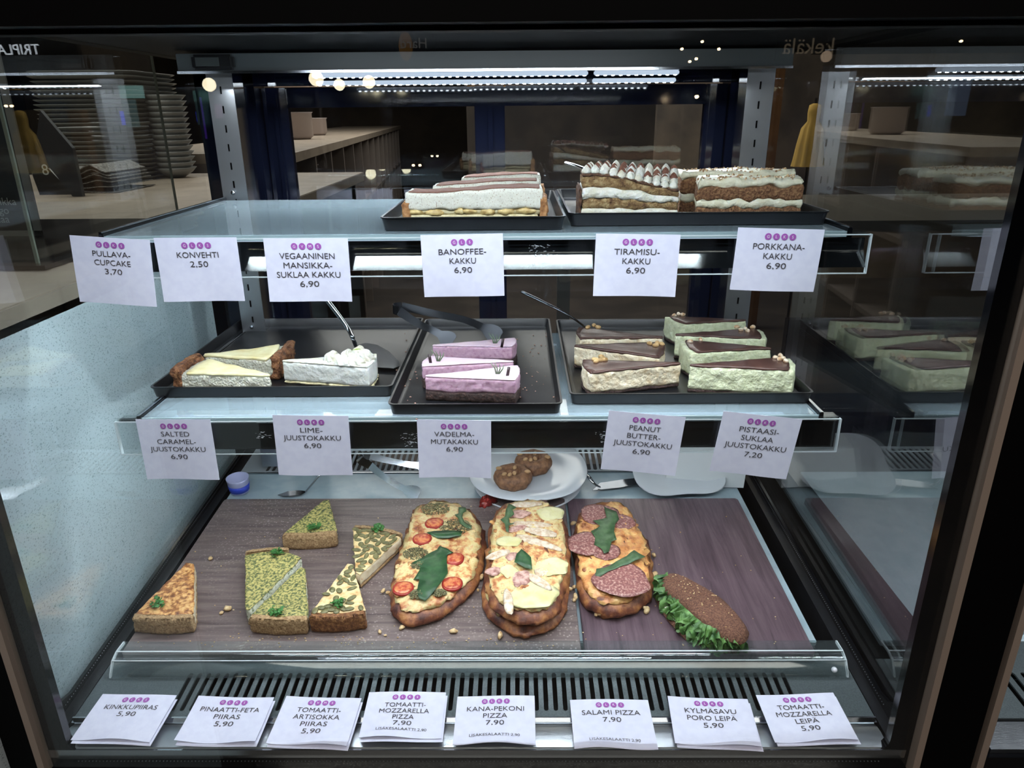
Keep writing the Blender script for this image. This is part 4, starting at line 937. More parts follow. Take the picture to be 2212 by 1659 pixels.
def pizza(lab, outl, h, cheese, z0=0, shr=.90):
    o = P_(outl, z0+h*.5); c = centroid(o); t = T('pizza', lab, 'pizza', BT, c[0], c[1], z0, 'small oval pizzas'); seedc[0] += 1; sd = seedc[0]
    t.part('crust', blob(o, z0+.0005, h, 5, 12, .0065, 60, .8, sd, hz=.6), z_crust)
    t.part('cheese', blob(shrink(o, shr), z0+h*.78, h*.34, 6, 16, .0095, 85, .5, sd+4, hz=.35), cheese)
    t.top = z0+h*1.10; rnd = random.Random(sd); P = []; Q = []
    for k in range(170):
        i_ = rnd.randrange(len(o)); l = math.sqrt(rnd.random())*.86*shr; a, b = c[0]+(o[i_][0]-c[0])*l+rnd.uniform(-.012, .012), c[1]+(o[i_][1]-c[1])*l+rnd.uniform(-.012, .012)
        r = rnd.uniform(.002, .0075); (Q if k % 3 == 0 else P).append(ellipsoid((a, b, z0+h*1.055-.004*l**4), (r, r*rnd.uniform(.6, 1), rnd.uniform(.0012, .0024)), rnd.random()*3, 9, 5, .3))
    t.part('cheese_bubbles', join(*P), cheese, kind='stuff'); t.part('browned_bubbles', join(*Q), z_brown, kind='stuff')
    return t
def tomato(t, x, y, r=.0165, rot=0):
    u, v = BT.at(x, y, t.top); z = t.top-.001
    s = t.part('tomato_half', lathe([(r*.9, -.002), (r, .0005), (r*1.0, .0025), (r*.90, .0036), (r*.84, .0034)], (u, v, z), 24, .03), z_tom)
    t.part('cut_face', lathe([(r*.84, .0030), (r*.80, .0040), (r*.4, .0046), (.0005, .0042)], (u, v, z), 20, .03), z_tomf, parent=s)
def topleaf(t, pts, mat, name='leaf', seed=0, dz=.002):
    h = t.top+dz; md = leaf([BT.at(x, y, h) for x, y in pts], h-.001, .0006, .003, 55, seed); t.part(name, md, mat)
def patch(t, name, x, y, rx, ry, rot, mat, h=.003, dz=0, seed=0, wob=.25):
    u, v = BT.at(x, y, t.top); md = blob(circ(u, v, rx, ry, 12, rot, wob, seed+x*.01), t.top-.0008+dz, h, 4, 6, .0012, 160, .6, seed); t.part(name, md, mat)
def herbs(t, x, y, r, n=320, seed=0):
    u, v = BT.at(x, y, t.top); rnd = random.Random(seed+int(x)); P = []
    for k in range(n):
        a, d = rnd.uniform(0, 2*PI), r*math.sqrt(rnd.random()); P.append(ellipsoid((u+d*math.cos(a)*1.3, v+d*math.sin(a), t.top+.0012+rnd.random()*.0045*(1-(d/r)**2)), (rnd.uniform(.0008, .0022), .0009, .0007), rnd.random()*3, 6, 4))
    t.part('dried_herbs', join(*P), z_herb, kind='stuff')
def bits(t, pts, name='cheese_bit', mat=None, r=.004):
    for i, (x, y) in enumerate(pts):
        u, v = BT.at(x, y, .004); t.part(name, ellipsoid((u, v, .0042+.001*(i % 3)), (r*(1+.4*math.sin(i*2.3)), r*.7, r*.6), i*1.3, 8, 6, .5), mat or z_crumb)
Z3 = lambda p: zm(p, 800, 1040, 4.148); Z4 = lambda p: zm(p, 1180, 1040, 3.687)
p1 = pizza('tomato mozzarella pizza with a big basil leaf and cherry tomatoes', [(900,1097),(940,1081),(985,1086),(1020,1104),(1044,1140),(1047,1180),(1040,1228),(1028,1262),(1000,1292),(960,1325),(912,1343),(872,1343),(848,1322),(842,1290),(846,1250),(857,1210),(876,1150),(886,1115)], .024, z_chs)
for x, y in ((938,1131),(912,1165),(981,1208),(871,1272),(977,1262)): tomato(p1, x, y)
for x, y, r in ((940,1100,.020),(984,1138,.022),(898,1197,.016),(905,1222,.010),(905,1285,.012),(950,1282,.008)): herbs(p1, x, y, r)
topleaf(p1, Z3([(620,585),(690,605),(745,645),(690,660),(685,720),(695,820),(640,900),(600,960),(545,1020),(490,1070),(440,1050),(415,1000),(430,930),(440,880),(385,880),(440,800),(450,760),(370,730),(440,700),(520,650),(600,620)]), z_leaf, 'basil_leaf', 1, .004)
topleaf(p1, Z3([(505,465),(580,450),(700,445),(830,450),(810,490),(700,515),(600,505)]), z_leaf, 'basil_leaf', 2, .003)
topleaf(p1, Z3([(790,230),(855,235),(860,265),(830,290),(825,330),(850,380),(900,400),(910,430),(860,420),(800,380),(785,330),(755,300),(790,290)]), z_aru, 'rocket_leaf', 3, .003)
bits(p1, [(838,1280),(828,1277),(1033,1277),(880,1295)])
o2b = [(1090,1110),(1140,1095),(1195,1100),(1228,1150),(1232,1230),(1226,1290),(1212,1335),(1165,1368),(1110,1366),(1062,1340),(1040,1290),(1052,1200),(1058,1140)]
p2b = pizza('lower pizza of the stacked pair in the middle of the board, mostly hidden', o2b, .018, z_chs)
p2 = pizza('chicken bacon pizza lying on top of another pizza in the middle', [(1085,1092),(1130,1078),(1180,1082),(1213,1110),(1228,1160),(1230,1220),(1222,1270),(1206,1318),(1168,1342),(1118,1340),(1074,1318),(1052,1280),(1053,1235),(1050,1190),(1060,1130)], .022, z_chs, .0195, .9)
for i, (n_, x, y, rx, ry, ro, mt_) in enumerate((('chicken_strip',1135,1090,.030,.008,.1,z_chick),('cheese_pool',1190,1108,.026,.022,.2,z_pool),('bacon_piece',1122,1112,.020,.012,.2,z_bacon),('chicken_strip',1150,1133,.034,.009,-.1,z_chick),
    ('bacon_piece',1118,1142,.018,.008,.5,z_bacon),('chicken_strip',1165,1150,.030,.010,-.3,z_chick),('chicken_strip',1150,1168,.034,.010,-.45,z_chick),('chicken_strip',1180,1178,.030,.007,-.5,z_chick),('cheese_pool',1100,1170,.022,.014,0,z_pool),
    ('chicken_strip',1075,1198,.022,.009,.5,z_chick),('bacon_piece',1107,1203,.012,.009,.6,z_bacon),('cheese_pool',1188,1225,.030,.022,.3,z_pool),('cheese_pool',1150,1285,.040,.030,.1,z_pool),('bacon_piece',1127,1250,.014,.022,-.3,z_bacon),
    ('chicken_strip',1165,1258,.026,.008,-.8,z_chick),('chicken_strip',1170,1236,.012,.012,.2,z_chick),('bacon_piece',1066,1235,.012,.011,.3,z_bacon),('cheese_pool',1100,1235,.014,.018,.2,z_pool),('chicken_strip',1098,1300,.007,.028,.1,z_chick))):
    patch(p2, n_, x, y, rx, ry, ro, mt_, .0035 if mt_ is not z_pool else .002, .0006*(i % 3), i)
topleaf(p2, Z3([(1355,605),(1400,640),(1440,680),(1450,790),(1380,770),(1290,720),(1310,650)]), z_leaf, 'basil_leaf', 5, .007)
topleaf(p2, Z3([(1240,205),(1310,230),(1270,260),(1290,300),(1240,330),(1250,380),(1290,385),(1240,400),(1240,460),(1215,450),(1205,380),(1165,350),(1205,320),(1215,260)]), z_aru, 'rocket_leaf', 6, .007)
bits(p2b, [(1035,1225),(1040,1248),(1048,1275),(1238,1130),(1236,1180),(1232,1275),(1080,1372),(1145,1352),(1160,1350),(1042,1190)], r=.0055)
p3 = pizza('salami pizza with rocket on the dark board', [(1262,1096),(1310,1084),(1350,1090),(1380,1140),(1404,1190),(1410,1250),(1405,1288),(1368,1318),(1320,1328),(1278,1314),(1252,1284),(1243,1230),(1237,1170),(1247,1122)], .026, z_chs2)
for i, (x, y, r, q_) in enumerate(((1340,1126,.027,.024),(1296,1112,.036,.034),(1306,1192,.026,.024),(1268,1178,.034,.032),(1342,1257,.045,.040))): patch(p3, 'salami_slice', x, y, r, q_, 0, z_sal, .0022, .0012*i, i, .22)
topleaf(p3, Z4([(460,205),(560,240),(580,300),(550,340),(540,400),(560,470),(520,480),(500,560),(460,580),(440,540),(380,500),(390,450),(355,400),(430,360),(370,320),(480,290)]), z_aru, 'rocket_leaf', 8, .006)
topleaf(p3, Z4([(390,750),(400,700),(470,690),(560,640),(640,600),(700,550),(790,600),(700,640),(600,680),(500,720),(430,760)]), z_aru, 'rocket_leaf', 9, .006)
bits(p3, [(1395,1314),(1290,1326),(1295,1328),(1414,1240),(1412,1200),(1240,1270),(1243,1290)], r=.0055)
# dark bread sandwich
s_bun = M('dark_rye_bread', (98, 62, 46), .85, c2=[(.3, (64, 38, 28)), (.5, (100, 64, 48)), (.72, (136, 98, 74))], scale=420, bump=.0018, bscale=420)
s_let = M('lettuce', (66, 108, 48), .5, c2=[(.38, (38, 76, 32)), (.6, (96, 136, 70))], scale=60, bump=.0008)
s_meat = M('cold_smoked_meat', (70, 36, 34), .4); s_may = M('spread', (226, 220, 204), .5)
bo = P_([(1418,1262),(1440,1258),(1480,1285),(1540,1335),(1590,1368),(1606,1390),(1590,1408),(1540,1406),(1490,1386),(1450,1346),(1424,1310),(1414,1284)], .006)
sw = T('sandwich', 'open-sided dark rye sandwich with frilly lettuce at the right of the dark board', 'sandwich', BT, *centroid(bo), 0)
sw.part('bottom_bread', blob(bo, .0005, .013, 5, 8, .0018, 90, .8), s_bun)
fill = shrink(bo, .93); sw.part('spread', blob(fill, .0135, .002, 6, 5, .001, 90), s_may)
sw.part('meat_slice', blob(P_([(1470,1270),(1520,1300),(1580,1350),(1600,1378),(1570,1388),(1520,1362),(1475,1315)], .018), .0158, .005, 6, 6, .002, 90), s_meat)
path = [BT.at(*q, .02) for q in ((1420,1248),(1424,1275),(1436,1300),(1455,1328),(1478,1352),(1505,1374),(1540,1388),(1578,1392),(1604,1384))]
pp = smoothpath([(a, b, 0) for a, b in path], 34)
for layer_ in range(3):
    V, F = [], []; nr = 9; n = len(pp)
    for i, c in enumerate(pp):
        d = (pp[min(i+1, n-1)]-pp[max(i-1, 0)]).normalized(); nn = Vector((d.y, -d.x, 0)); nn = nn if nn.y < 0 or nn.x < 0 else -nn
        s = i*.055
        for j in range(nr):
            t_ = j/(nr-1); ruf = t_**1.3
            o_ = -.015+.016*t_+ruf*.0050*math.sin(i*.42+layer_*2)+ruf*.004*math.sin(i*.91+layer_)+.004*nz(c.x, c.y, t_, 90, layer_)
            z = .017+.004*layer_*(1-t_)+ruf*.0085*math.sin(i*.55+layer_*1.9)+ruf*.004*math.sin(i*1.3+1)-.007*t_+.004*layer_
            al = ruf*.005*math.sin(i*.7+layer_)
            q = c+nn*o_+d*al; V.append((q.x, q.y, max(z, .004)))
    for i in range(n-1):
        for j in range(nr-1): a = i*nr+j; F.append((a, a+1, a+nr+1, a+nr))
    sw.part('lettuce_leaf', (V, F), s_let)
to = P_([(1436,1236),(1444,1232),(1462,1234),(1500,1252),(1560,1290),(1600,1328),(1618,1356),(1612,1376),(1586,1380),(1524,1346),(1470,1302),(1440,1272),(1432,1252)], .034)
tb = sw.part('top_bread', blob(to, .024, .016, 3.2, 12, .0022, 90, .35), s_bun)
rnd = random.Random(4); P = []
c_ = centroid(to)
for k in range(46):
    a = to[rnd.randrange(len(to))]; l = rnd.random()**.6*.85; P.append(ellipsoid((c_[0]+(a[0]-c_[0])*l, c_[1]+(a[1]-c_[1])*l, .0405+.0*l-.006*l**3), (.0015, .0009, .0007), rnd.random()*3, 6, 4))
sw.part('sesame_seeds', join(*P), z_crumb, kind='stuff')
# loose bits on the boards
sd_ = T('sun_dried_tomato', 'dark red dried tomato piece at the back edge of the brown board', 'tomato', BT, *BT.at(1053, 1084, .004), 0)
sd_.part('tomato_flesh', blob(P_([(1036,1086),(1042,1076),(1055,1071),(1070,1070),(1074,1076),(1066,1084),(1052,1090),(1040,1091)], .006), .0005, .012, 3, 8, .006, 160, .5), M('dried_tomato', (140, 34, 28), .4, c2=(96, 20, 20), scale=90, bump=.002, bscale=110))
rnd = random.Random(11)
for k, (x, y, r, lb) in enumerate(((980,1365,.006,'pale nut piece in front between the two left pizzas'),(1396,1322,.006,'pale nut piece below the salami pizza, beside the sandwich'),(455,1207,.005,'crumb above the ham quiche slice'),(492,1316,.007,'largest white crumb between ham and spinach quiche slices'),(478,1324,.004,'small crumb beside the large one right of the ham quiche'),(820,1365,.004,'crumb just right of the front pumpkin seed quiche'),(832,1372,.003,'tiniest crumb right of the front pumpkin seed quiche'),(868,1356,.005,'dark edge crumb touching the tomato pizza front'),(1240,1296,.005,'crumb in the gap between the boards'))):
    u, v = BT.at(x, y, .002); c = T('crumb', lb, 'crumb', BT, u, v, 0, 'loose crumbs on the boards')
    c.part('crumb_body', ellipsoid((u, v, r*.55), (r, r*.7, r*.55), k, 8, 6, .5), z_crumb)
P = []
for k in range(260):
    x, y = rnd.uniform(300, 1700), rnd.uniform(1090, 1398)
    if k % 3 == 0: x, y = rnd.gauss(700, 260), rnd.uniform(1375, 1400)
    u, v = BT.at(x, y, 0); r = rnd.uniform(.0006, .0016)
    if BT.at(270, 1400)[0]+.01 < u < BT.at(1755, 1400)[0]-.02: P.append(ellipsoid((u, v, r*.6), (r, r*.8, r*.6), 0, 6, 4))
ct = T('fine_crumbs', 'fine pale crumbs scattered over both serving boards', 'crumbs', BT, -.06, .3, 0); ct.part('crumb_scatter', join(*P), z_crumb, kind='stuff')
# tray crumbs
P = []
for k in range(70):
    x, y = (rnd.gauss(885, 12), rnd.gauss(800, 40)) if k % 2 else (rnd.gauss(1160, 22), rnd.uniform(720, 860))
    u, v = MS.at(x, y, TF); r = rnd.uniform(.0006, .0018); P.append(ellipsoid((u, v, TF+r*.6), (r, r*.8, r*.6), 0, 6, 4))
ct = T('tray_crumbs', 'pale and brown crumbs in the narrow raspberry cake tray', 'crumbs', MS, -.06, 1.1, TF); ct.part('crumb_scatter', join(*P), M('tray_crumb', (170, 130, 116), .8), kind='stuff')
# ------------------------------------------------------------------ things behind the boards
c_plate = M('white_porcelain', (190, 194, 199), .15)
def plate(label, x, y, r, h, sq=.04, tilt=0):
    u, v = D.at(x, y, h); t = T('plate', label, 'plate', D, u, v, h-.004, 'white plates')
    t.part('plate_body', lathe([(r*.55, -.004), (r*.62, -.002), (r*.97, .010), (r, .013), (r*.985, .0145), (r*.62, .003), (r*.5, .0015), (.001, .001)], (u, v, h), 56, sq), c_plate)
    if tilt: t.root.rotation_euler.x += tilt
    return u, v
pu, pv = plate('rounded white plate carrying two nut-topped cakes behind the boards', 1140, 1023, .119, .030)
# folded cloth-like low support
t = T('plate', 'lower white plate beneath the cake plate', 'plate', D, pu, pv, .001, 'white plates')
t.part('plate_body', lathe([(.07, .0), (.09, .002), (.108, .010), (.109, .012), (.085, .0045), (.06, .004), (.06, .022), (.001, .022)], (pu, pv, .002), 48), c_plate)
k_bundt = M('bundt_cake', (122, 84, 58), .6, c2=[(.3, (86, 56, 38)), (.5, (124, 86, 60)), (.75, (158, 116, 82))], scale=110, bump=.0012, bscale=180)
for i, (x, y, lab) in enumerate(((1108, 1029, 'small brown ring cake with nuts, front one on the plate'), (1152, 997, 'small brown ring cake with nuts, rear one on the plate'))):
    h0 = .0325; u, v = D.at(x, y+14, h0); t = T('ring_cake', lab, 'cake', D, u, v, h0, 'nut topped ring cakes')
    V, F = [], []; n = 48; prof = [(.026, 0), (.033, .001), (.0365, .008), (.037, .016), (.034, .024), (.027, .0285), (.019, .0285), (.013, .024), (.010, .016), (.0005, .0155)]
    for r, z in prof:
        for j in range(n):
            a = 2*PI*j/n; rr = r*(1+(.035*math.cos(8*a) if r > .02 else 0)+.015*nz(math.cos(a), math.sin(a), z*30, 3, i)); V.append((u+rr*math.cos(a), v+rr*math.sin(a), h0+z))
    for q in range(len(prof)-1):
        for j in range(n): F.append((q*n+j, q*n+(j+1) % n, (q+1)*n+(j+1) % n, (q+1)*n+j))
    F += [tuple(range(n)), tuple(range(len(V)-1, len(V)-1-n, -1))]
    t.part('cake_body', (V, F), k_bundt)
    for a, d in ((2.9, .028), (-.2, .029), (1.2, .010), (4.4, .018), (5.0, .012), (3.9, .022)):
        t.part('peanut', ellipsoid((u+d*math.cos(a), v+d*math.sin(a), h0+.029), (.0062, .0044, .0036), a, 10, 6, .12), M('pale_nut', (176, 140, 100), .5) if 'pale_nut' not in bpy.data.materials else bpy.data.materials['pale_nut'])
def onD(x, y, h=0): return D.w(*D.at(x, y, h), h)
spoonhandle('cake_server', 'steel cake server lying on the rear grille right of the cake plate', [onD(1262, 1022, .030), onD(1274, 1033, .030), onD(1285, 1046, .020), onD(1296, 1052, .012)], (.005, .003), blade=poly_slab([(1280,1060),(1296,1044),(1350,1036),(1402,1031),(1411,1036),(1400,1042),(1340,1054)], .0012, D, .008))
spoonhandle('cake_server', 'steel cake server with its bent neck behind the back left of the board', [onD(705, 1012, .05), onD(690, 1026, .045), onD(676, 1044, .028), onD(660, 1062, .010)], (.0042, .003), blade=poly_slab([(664,1062),(650,1070),(612,1073),(600,1070),(622,1062),(645,1060)], .0012, D, .006))
b1 = [onD(800, 1006, .035), onD(776, 992, .05), onD(780, 984, .055), onD(800, 985, .055)]
tongs('steel serving tongs lying on the rear grille behind the brown board', [([b1[0], onD(830, 1030, .025), onD(862, 1050, .015), onD(905, 1070, .008)], Vector((.3, .5, .8))), ([b1[-1], onD(840, 995, .05), onD(890, 1004, .045), onD(930, 1008, .04)], Vector((.2, .5, .8)))], b1, mat=m_pol)
# white carton, with a tilted square plate leaning in front
m_cart = M('white_carton', (202, 206, 208), .7)
cx0, cy0 = D.at(1510, 1040, 0); t = T('paper_box', 'tall white paper carton at the back right corner of the case floor', 'box', D, cx0+.04, cy0, .003)
u0, u1, v0 = D.at(1440, 1075)[0]+.0, D.at(1598, 1075)[0]+.015, D.at(1500, 1058)[1]
t.part('carton_front', ([(u0, v0+.012, .004), (u1, v0, .004), (u1+.004, v0+.006, .085), (u0+.02, v0+.02, .082), (u0, v0+.014, .004), (u1, v0+.002, .004), (u1+.004, v0+.008, .085), (u0+.02, v0+.022, .082)], [(0, 1, 2, 3), (4, 7, 6, 5), (0, 4, 5, 1), (1, 5, 6, 2), (2, 6, 7, 3), (3, 7, 4, 0)]), m_cart, smooth=False)
t.part('carton_side', ([(u1, v0, .004), (u1+.002, v0+.11, .004), (u1+.006, v0+.11, .085), (u1+.004, v0+.006, .085), (u1-.002, v0, .004), (u1, v0+.11, .004), (u1+.004, v0+.11, .085), (u1+.002, v0+.006, .085)], [(0, 1, 2, 3), (4, 7, 6, 5), (0, 4, 5, 1), (1, 5, 6, 2), (2, 6, 7, 3), (3, 7, 4, 0)]), m_cart, smooth=False)
t.part('carton_flap', ([(u0+.02, v0+.02, .082), (u1+.004, v0+.006, .085), (u1-.02, v0+.05, .100), (u0+.03, v0+.055, .097), (u0+.02, v0+.02, .080), (u1+.004, v0+.006, .083), (u1-.02, v0+.05, .098), (u0+.03, v0+.055, .095)], [(0, 1, 2, 3), (4, 7, 6, 5), (0, 4, 5, 1), (1, 5, 6, 2), (2, 6, 7, 3), (3, 7, 4, 0)]), m_cart, smooth=False)
su, sv = D.at(1455, 1003, .03); t = T('square_plate', 'square white plate tipped up against the paper carton', 'plate', D, su, sv, .022, 'white plates')
t.part('plate_body', lathe([(.055, -.004), (.06, -.003), (.088, .009), (.09, .011), (.088, .0122), (.06, .002), (.001, .0005)], (su, sv, .026), 60, .22), c_plate); t.root.rotation_euler.x += .22; t.root.rotation_euler.z += .1
u, v = D.at(530, 1064, .0); u = -.560; t = T('plastic_cup', 'small clear cup with blue print in the back left corner', 'cup', D, u, 1.27-.72, .001)
t.part('cup_body', lathe([(.014, .0), (.018, .002), (.021, .030), (.022, .034), (.0205, .034), (.0175, .004), (.001, .003)], (u, 1.27-.72, .002), 24), M('cup_plastic', (176, 180, 214), .3))
t.part('print_band', lathe([(.0186, .006), (.0203, .020), (.0208, .020), (.0191, .006)], (u, 1.27-.72, .002), 24), M('blue_print', (46, 70, 190), .5))
# ================================================================== the cafe around the case
FL = EYE-1.45
def st(o): return setp(o, kind='structure')
m_floor = M('cafe_floor', (70, 64, 60), .35, c2=(58, 54, 52), scale=3)
m_wall = M('cafe_wall', (46, 42, 42), .8, c2=(40, 37, 38), scale=2)
m_ceil = M('cafe_ceiling', (14, 13, 14), .9)
wobj('floor', box(-9, -11, -.05, 9, 14, 0), m_floor, kind='structure')
wobj('ceiling', box(-9, -11, 3.9, 9, 14, 3.95), m_ceil, kind='structure')
wobj('wall_back', box(-9, 13.9, 0, 9, 14, 3.9), M('kitchen_wall', (98, 84, 72), .8, c2=(80, 70, 62), scale=1.2), kind='structure')
wobj('wall_left', box(-9, -11, 0, -8.9, 13.9, 3.9), m_wall, kind='structure'); wobj('wall_right', box(8.9, -11, 0, 9, 13.9, 3.9), m_wall, kind='structure')
wobj('wall_front', box(-9, -11, 0, 9, -10.9, 3.9), m_wall, kind='structure')
# speckled counter end beside the left pane
def terrazzo():
    m, t, b = bsdf('speckled_stone'); N = t.nodes; L = t.links; tc = N.new('ShaderNodeTexCoord'); col = None
    prev = lin((222, 234, 238))
    base = N.new('ShaderNodeRGB'); base.outputs[0].default_value = prev; col = base.outputs[0]
    for sc, th, c, w in ((290, .25, (128, 150, 158), .55), (140, .15, (116, 138, 146), .6), (400, .22, (228, 240, 240), .5)):
        mp = N.new('ShaderNodeMapping'); mp.inputs['Scale'].default_value = (1, .8, 1.25); mp.inputs['Location'].default_value = (sc, sc*.3, 0); L.new(tc.outputs['Object'], mp.inputs[0])
        v = N.new('ShaderNodeTexVoronoi'); v.inputs['Scale'].default_value = sc; L.new(mp.outputs[0], v.inputs['Vector'])
        n = N.new('ShaderNodeTexNoise'); n.inputs['Scale'].default_value = sc*.7; L.new(mp.outputs[0], n.inputs['Vector'])
        s = N.new('ShaderNodeMath'); s.operation = 'MULTIPLY'; L.new(n.outputs['Fac'], s.inputs[0]); s.inputs[1].default_value = th*2.2
        lt = N.new('ShaderNodeMath'); lt.operation = 'LESS_THAN'; L.new(v.outputs['Distance'], lt.inputs[0]); L.new(s.outputs[0], lt.inputs[1])
        mu = N.new('ShaderNodeMath'); mu.operation = 'MULTIPLY'; mu.inputs[1].default_value = w; L.new(lt.outputs[0], mu.inputs[0])
        mx = N.new('ShaderNodeMix'); mx.data_type = 'RGBA'; L.new(mu.outputs[0], mx.inputs[0]); L.new(col, mx.inputs[6]); mx.inputs[7].default_value = lin(c); col = mx.outputs[2]
    L.new(col, b.inputs['Base Color']); b.inputs['Roughness'].default_value = .5; return m
m_top = M('worktop', (176, 160, 142), .45, c2=(160, 144, 128), scale=9)
ctr = wempty('service_counter', (-1.7, 1.6, 0), 'counter with speckled pale blue stone end and beige worktop left of the case', 'counter')
wobj('end_panel', box(-.668, .20, 0, -.640, 1.46, EYE-.245), terrazzo(), ctr)
wobj('counter_body', box(-2.9, .25, 0, -.67, 3.05, EYE-.262), m_canopy, ctr)
wobj('worktop', box(-2.95, .18, EYE-.258, -.640, 3.10, EYE-.222, .002), m_top, ctr)
CT = EYE-.222
# acrylic menu stand
ms = wempty('menu_stand', (-1.02, 1.42, CT), 'clear acrylic box on the counter with a framed dark menu sheet', 'menu stand')
x1 = ray_at_Y(66, 400, 1.40).x
wobj('menu_sheet', box(x1-.30, 1.400, CT+.012, x1, 1.404, EYE+.12), M('menu_dark', (44, 54, 62), .5), ms)
wobj('menu_frame', join(box(x1-.012, 1.396, CT+.006, x1+.002, 1.400, EYE+.13), box(x1-.31, 1.396, CT+.004, x1+.002, 1.400, CT+.018)), M('menu_grey', (150, 150, 146), .6), ms)
for s, x, y in (('sikka', 14, 438), ('go', 10, 457), ('laa', 10, 476)):
    md = text_mesh(s, .020, .0002); p = ray_at_Y(x, y+5, 1.3955)
    wobj('lettering', ([(p.x+a, 1.3955, p.z+b) for a, b, c in md[0]], md[1]), M('menu_text', (196, 200, 196), .6) if 'menu_text' not in bpy.data.materials else bpy.data.materials['menu_text'], ms)
xe = ray_at_Y(110, 520, 1.16).x
wobj('acrylic_wall', box(xe-.004, 1.12, CT, xe, 1.62, EYE+.13), m_acryl, ms); wobj('acrylic_front', box(xe-.50, 1.12, CT, xe-.004, 1.124, EYE+.13), m_acryl, ms)
wobj('acrylic_edge', join(box(xe-.0045, 1.117, CT, xe+.0005, 1.121, EYE+.13), box(xe-.004, 1.619, CT, xe, 1.623, EYE+.13)), M('green_edge', (120, 126, 112), .3), ms)
wobj('acrylic_base', join(box(xe-.50, 1.10, CT+.001, xe+.02, 1.64, CT+.008)), M('base_dark', (40, 36, 36), .2), ms)
# stacked trays, newspapers, black card
m_tr = M('grey_tray', (134, 136, 134), .35)
ORD = ['topmost','second','third','fourth','fifth','sixth','seventh','eighth','ninth','tenth','eleventh','twelfth','thirteenth','fourteenth','fifteenth','sixteenth','seventeenth','eighteenth','nineteenth','twentieth','twenty-first','twenty-second','twenty-third','lowest']
gx0, gx1 = ray_at_Y(96, 390, 2.75).x, ray_at_Y(322, 390, 2.75).x
first = None
for k in range(24):
    z = CT+.002+.0158*k; j1, j2 = random.uniform(-.006, .006), random.uniform(-.006, .006)
    if first is None:
        first = wempty('serving_tray', ((gx0+gx1)/2, 2.95, z), 'grey cafeteria tray in the tall stack on the counter', 'tray', 'stacked grey trays on the counter')
        a, b = (gx1-gx0)/2, .2; rr = [rrect(-a+d, -b+d, a-d, b-d, .05-d*.4, 5) for d in (.02, .004, 0, .004, .022)]; hs = (0, .008, .011, .012, .003)
        V = [(x+(gx0+gx1)/2, y+2.95, z+h) for q, h in zip(rr, hs) for x, y in q]; n = len(rr[0])
        F = [(i*n+j, i*n+(j+1) % n, (i+1)*n+(j+1) % n, (i+1)*n+j) for i in range(4) for j in range(n)]+[tuple(range(n)), tuple(range(5*n-1, 4*n-1, -1))]
        tb_ = wobj('tray_body', (V, F), m_tr, first, smooth=False); first['label'] = 'lowest grey cafeteria tray of the tall stack on the counter'
    else:
        c = first.copy(); COL.objects.link(c); c.location = ((gx0+gx1)/2+j1, 2.95+j2, z); c['label'] = ORD[23-k]+' grey cafeteria tray'+(' from the top' if k < 23 else '')+' of the tall stack on the counter'; d = tb_.copy(); COL.objects.link(d); d.parent = c
g2 = (ray_at_Y(340, 380, 2.9).x, ray_at_Y(425, 380, 2.9).x); fs_ = None
for k in range(14):
    z = CT+.002+.020*k
    if fs_ is None:
        fs_ = wempty('bowl', ((g2[0]+g2[1])/2, 2.9, z), 'lowest pale bowl of the short stack right of the trays', 'bowl', 'stacked pale bowls on the counter')
        r = (g2[1]-g2[0])/2; bb = wobj('bowl_body', lathe([(r*.4, 0), (r*.8, .02), (r, .036), (r*.97, .036), (r*.75, .022), (.001, .006)], ((g2[0]+g2[1])/2, 2.9, z), 28), M('pale_bowl', (150, 150, 146), .3), fs_, smooth=True)
    else: c = fs_.copy(); COL.objects.link(c); c.location.z = z; c['label'] = ORD[13-k]+' pale bowl'+(' from the top' if k < 13 else '')+' of the short stack right of the trays'; d = bb.copy(); COL.objects.link(d); d.parent = c
m_news = M('newsprint', (150, 146, 140), .8, c2=[(.42, (96, 94, 92)), (.56, (160, 156, 150))], scale=160)
n0, n1 = ray_at_Y(104, 400, 2.35).x, ray_at_Y(270, 400, 2.35).x
for k in range(6):
    V, F = [], []; nx = 14; z0 = CT+.004+.012*k
    for lay in (0, .0025):
        for j, y in enumerate((2.30, 2.55)):
            for i in range(nx+1):
                s = i/nx; V.append((n0+(n1-n0)*s*(1-.02*k), y, z0+lay+.004*math.sin(s*6+k)*s+(.020*math.exp(-((s-.78)/.12)**2)*(k/5))))
    m_ = nx+1
    for i in range(nx): F += [(i, i+1, m_+i+1, m_+i), (2*m_+i, 3*m_+i, 3*m_+i+1, 2*m_+i+1), (i, 2*m_+i, 2*m_+i+1, i+1), (m_+i, m_+i+1, 3*m_+i+1, 3*m_+i)]
    F += [(0, m_, 3*m_, 2*m_), (nx, 2*m_+nx, 3*m_+nx, m_+nx)]
    wobj('newspaper', (V, F), m_news, label=(ORD[5-k] if k else 'lowest')+' folded newspaper'+(' from the top' if 0 < k < 5 else '')+' of the small pile before the tray stack', cat='newspaper', group='folded newspapers on the counter')
bk = wempty('number_card', (n0-.02, 2.28, CT), 'black table number card reading 8 beside the newspapers', 'card')
p = ray_at_Y(97, 366, 2.26); wobj('card_body', ([(p.x-.035, 2.262, CT), (p.x+.07, 2.262, CT), (p.x+.012, 2.262, CT+.075), (p.x-.045, 2.262, CT+.07), (p.x-.035, 2.29, CT), (p.x+.07, 2.29, CT), (p.x+.012, 2.275, CT+.075), (p.x-.045, 2.275, CT+.07)], [(0, 1, 2, 3), (4, 7, 6, 5), (0, 4, 5, 1), (1, 5, 6, 2), (2, 6, 7, 3), (3, 7, 4, 0)]), m_black, bk)
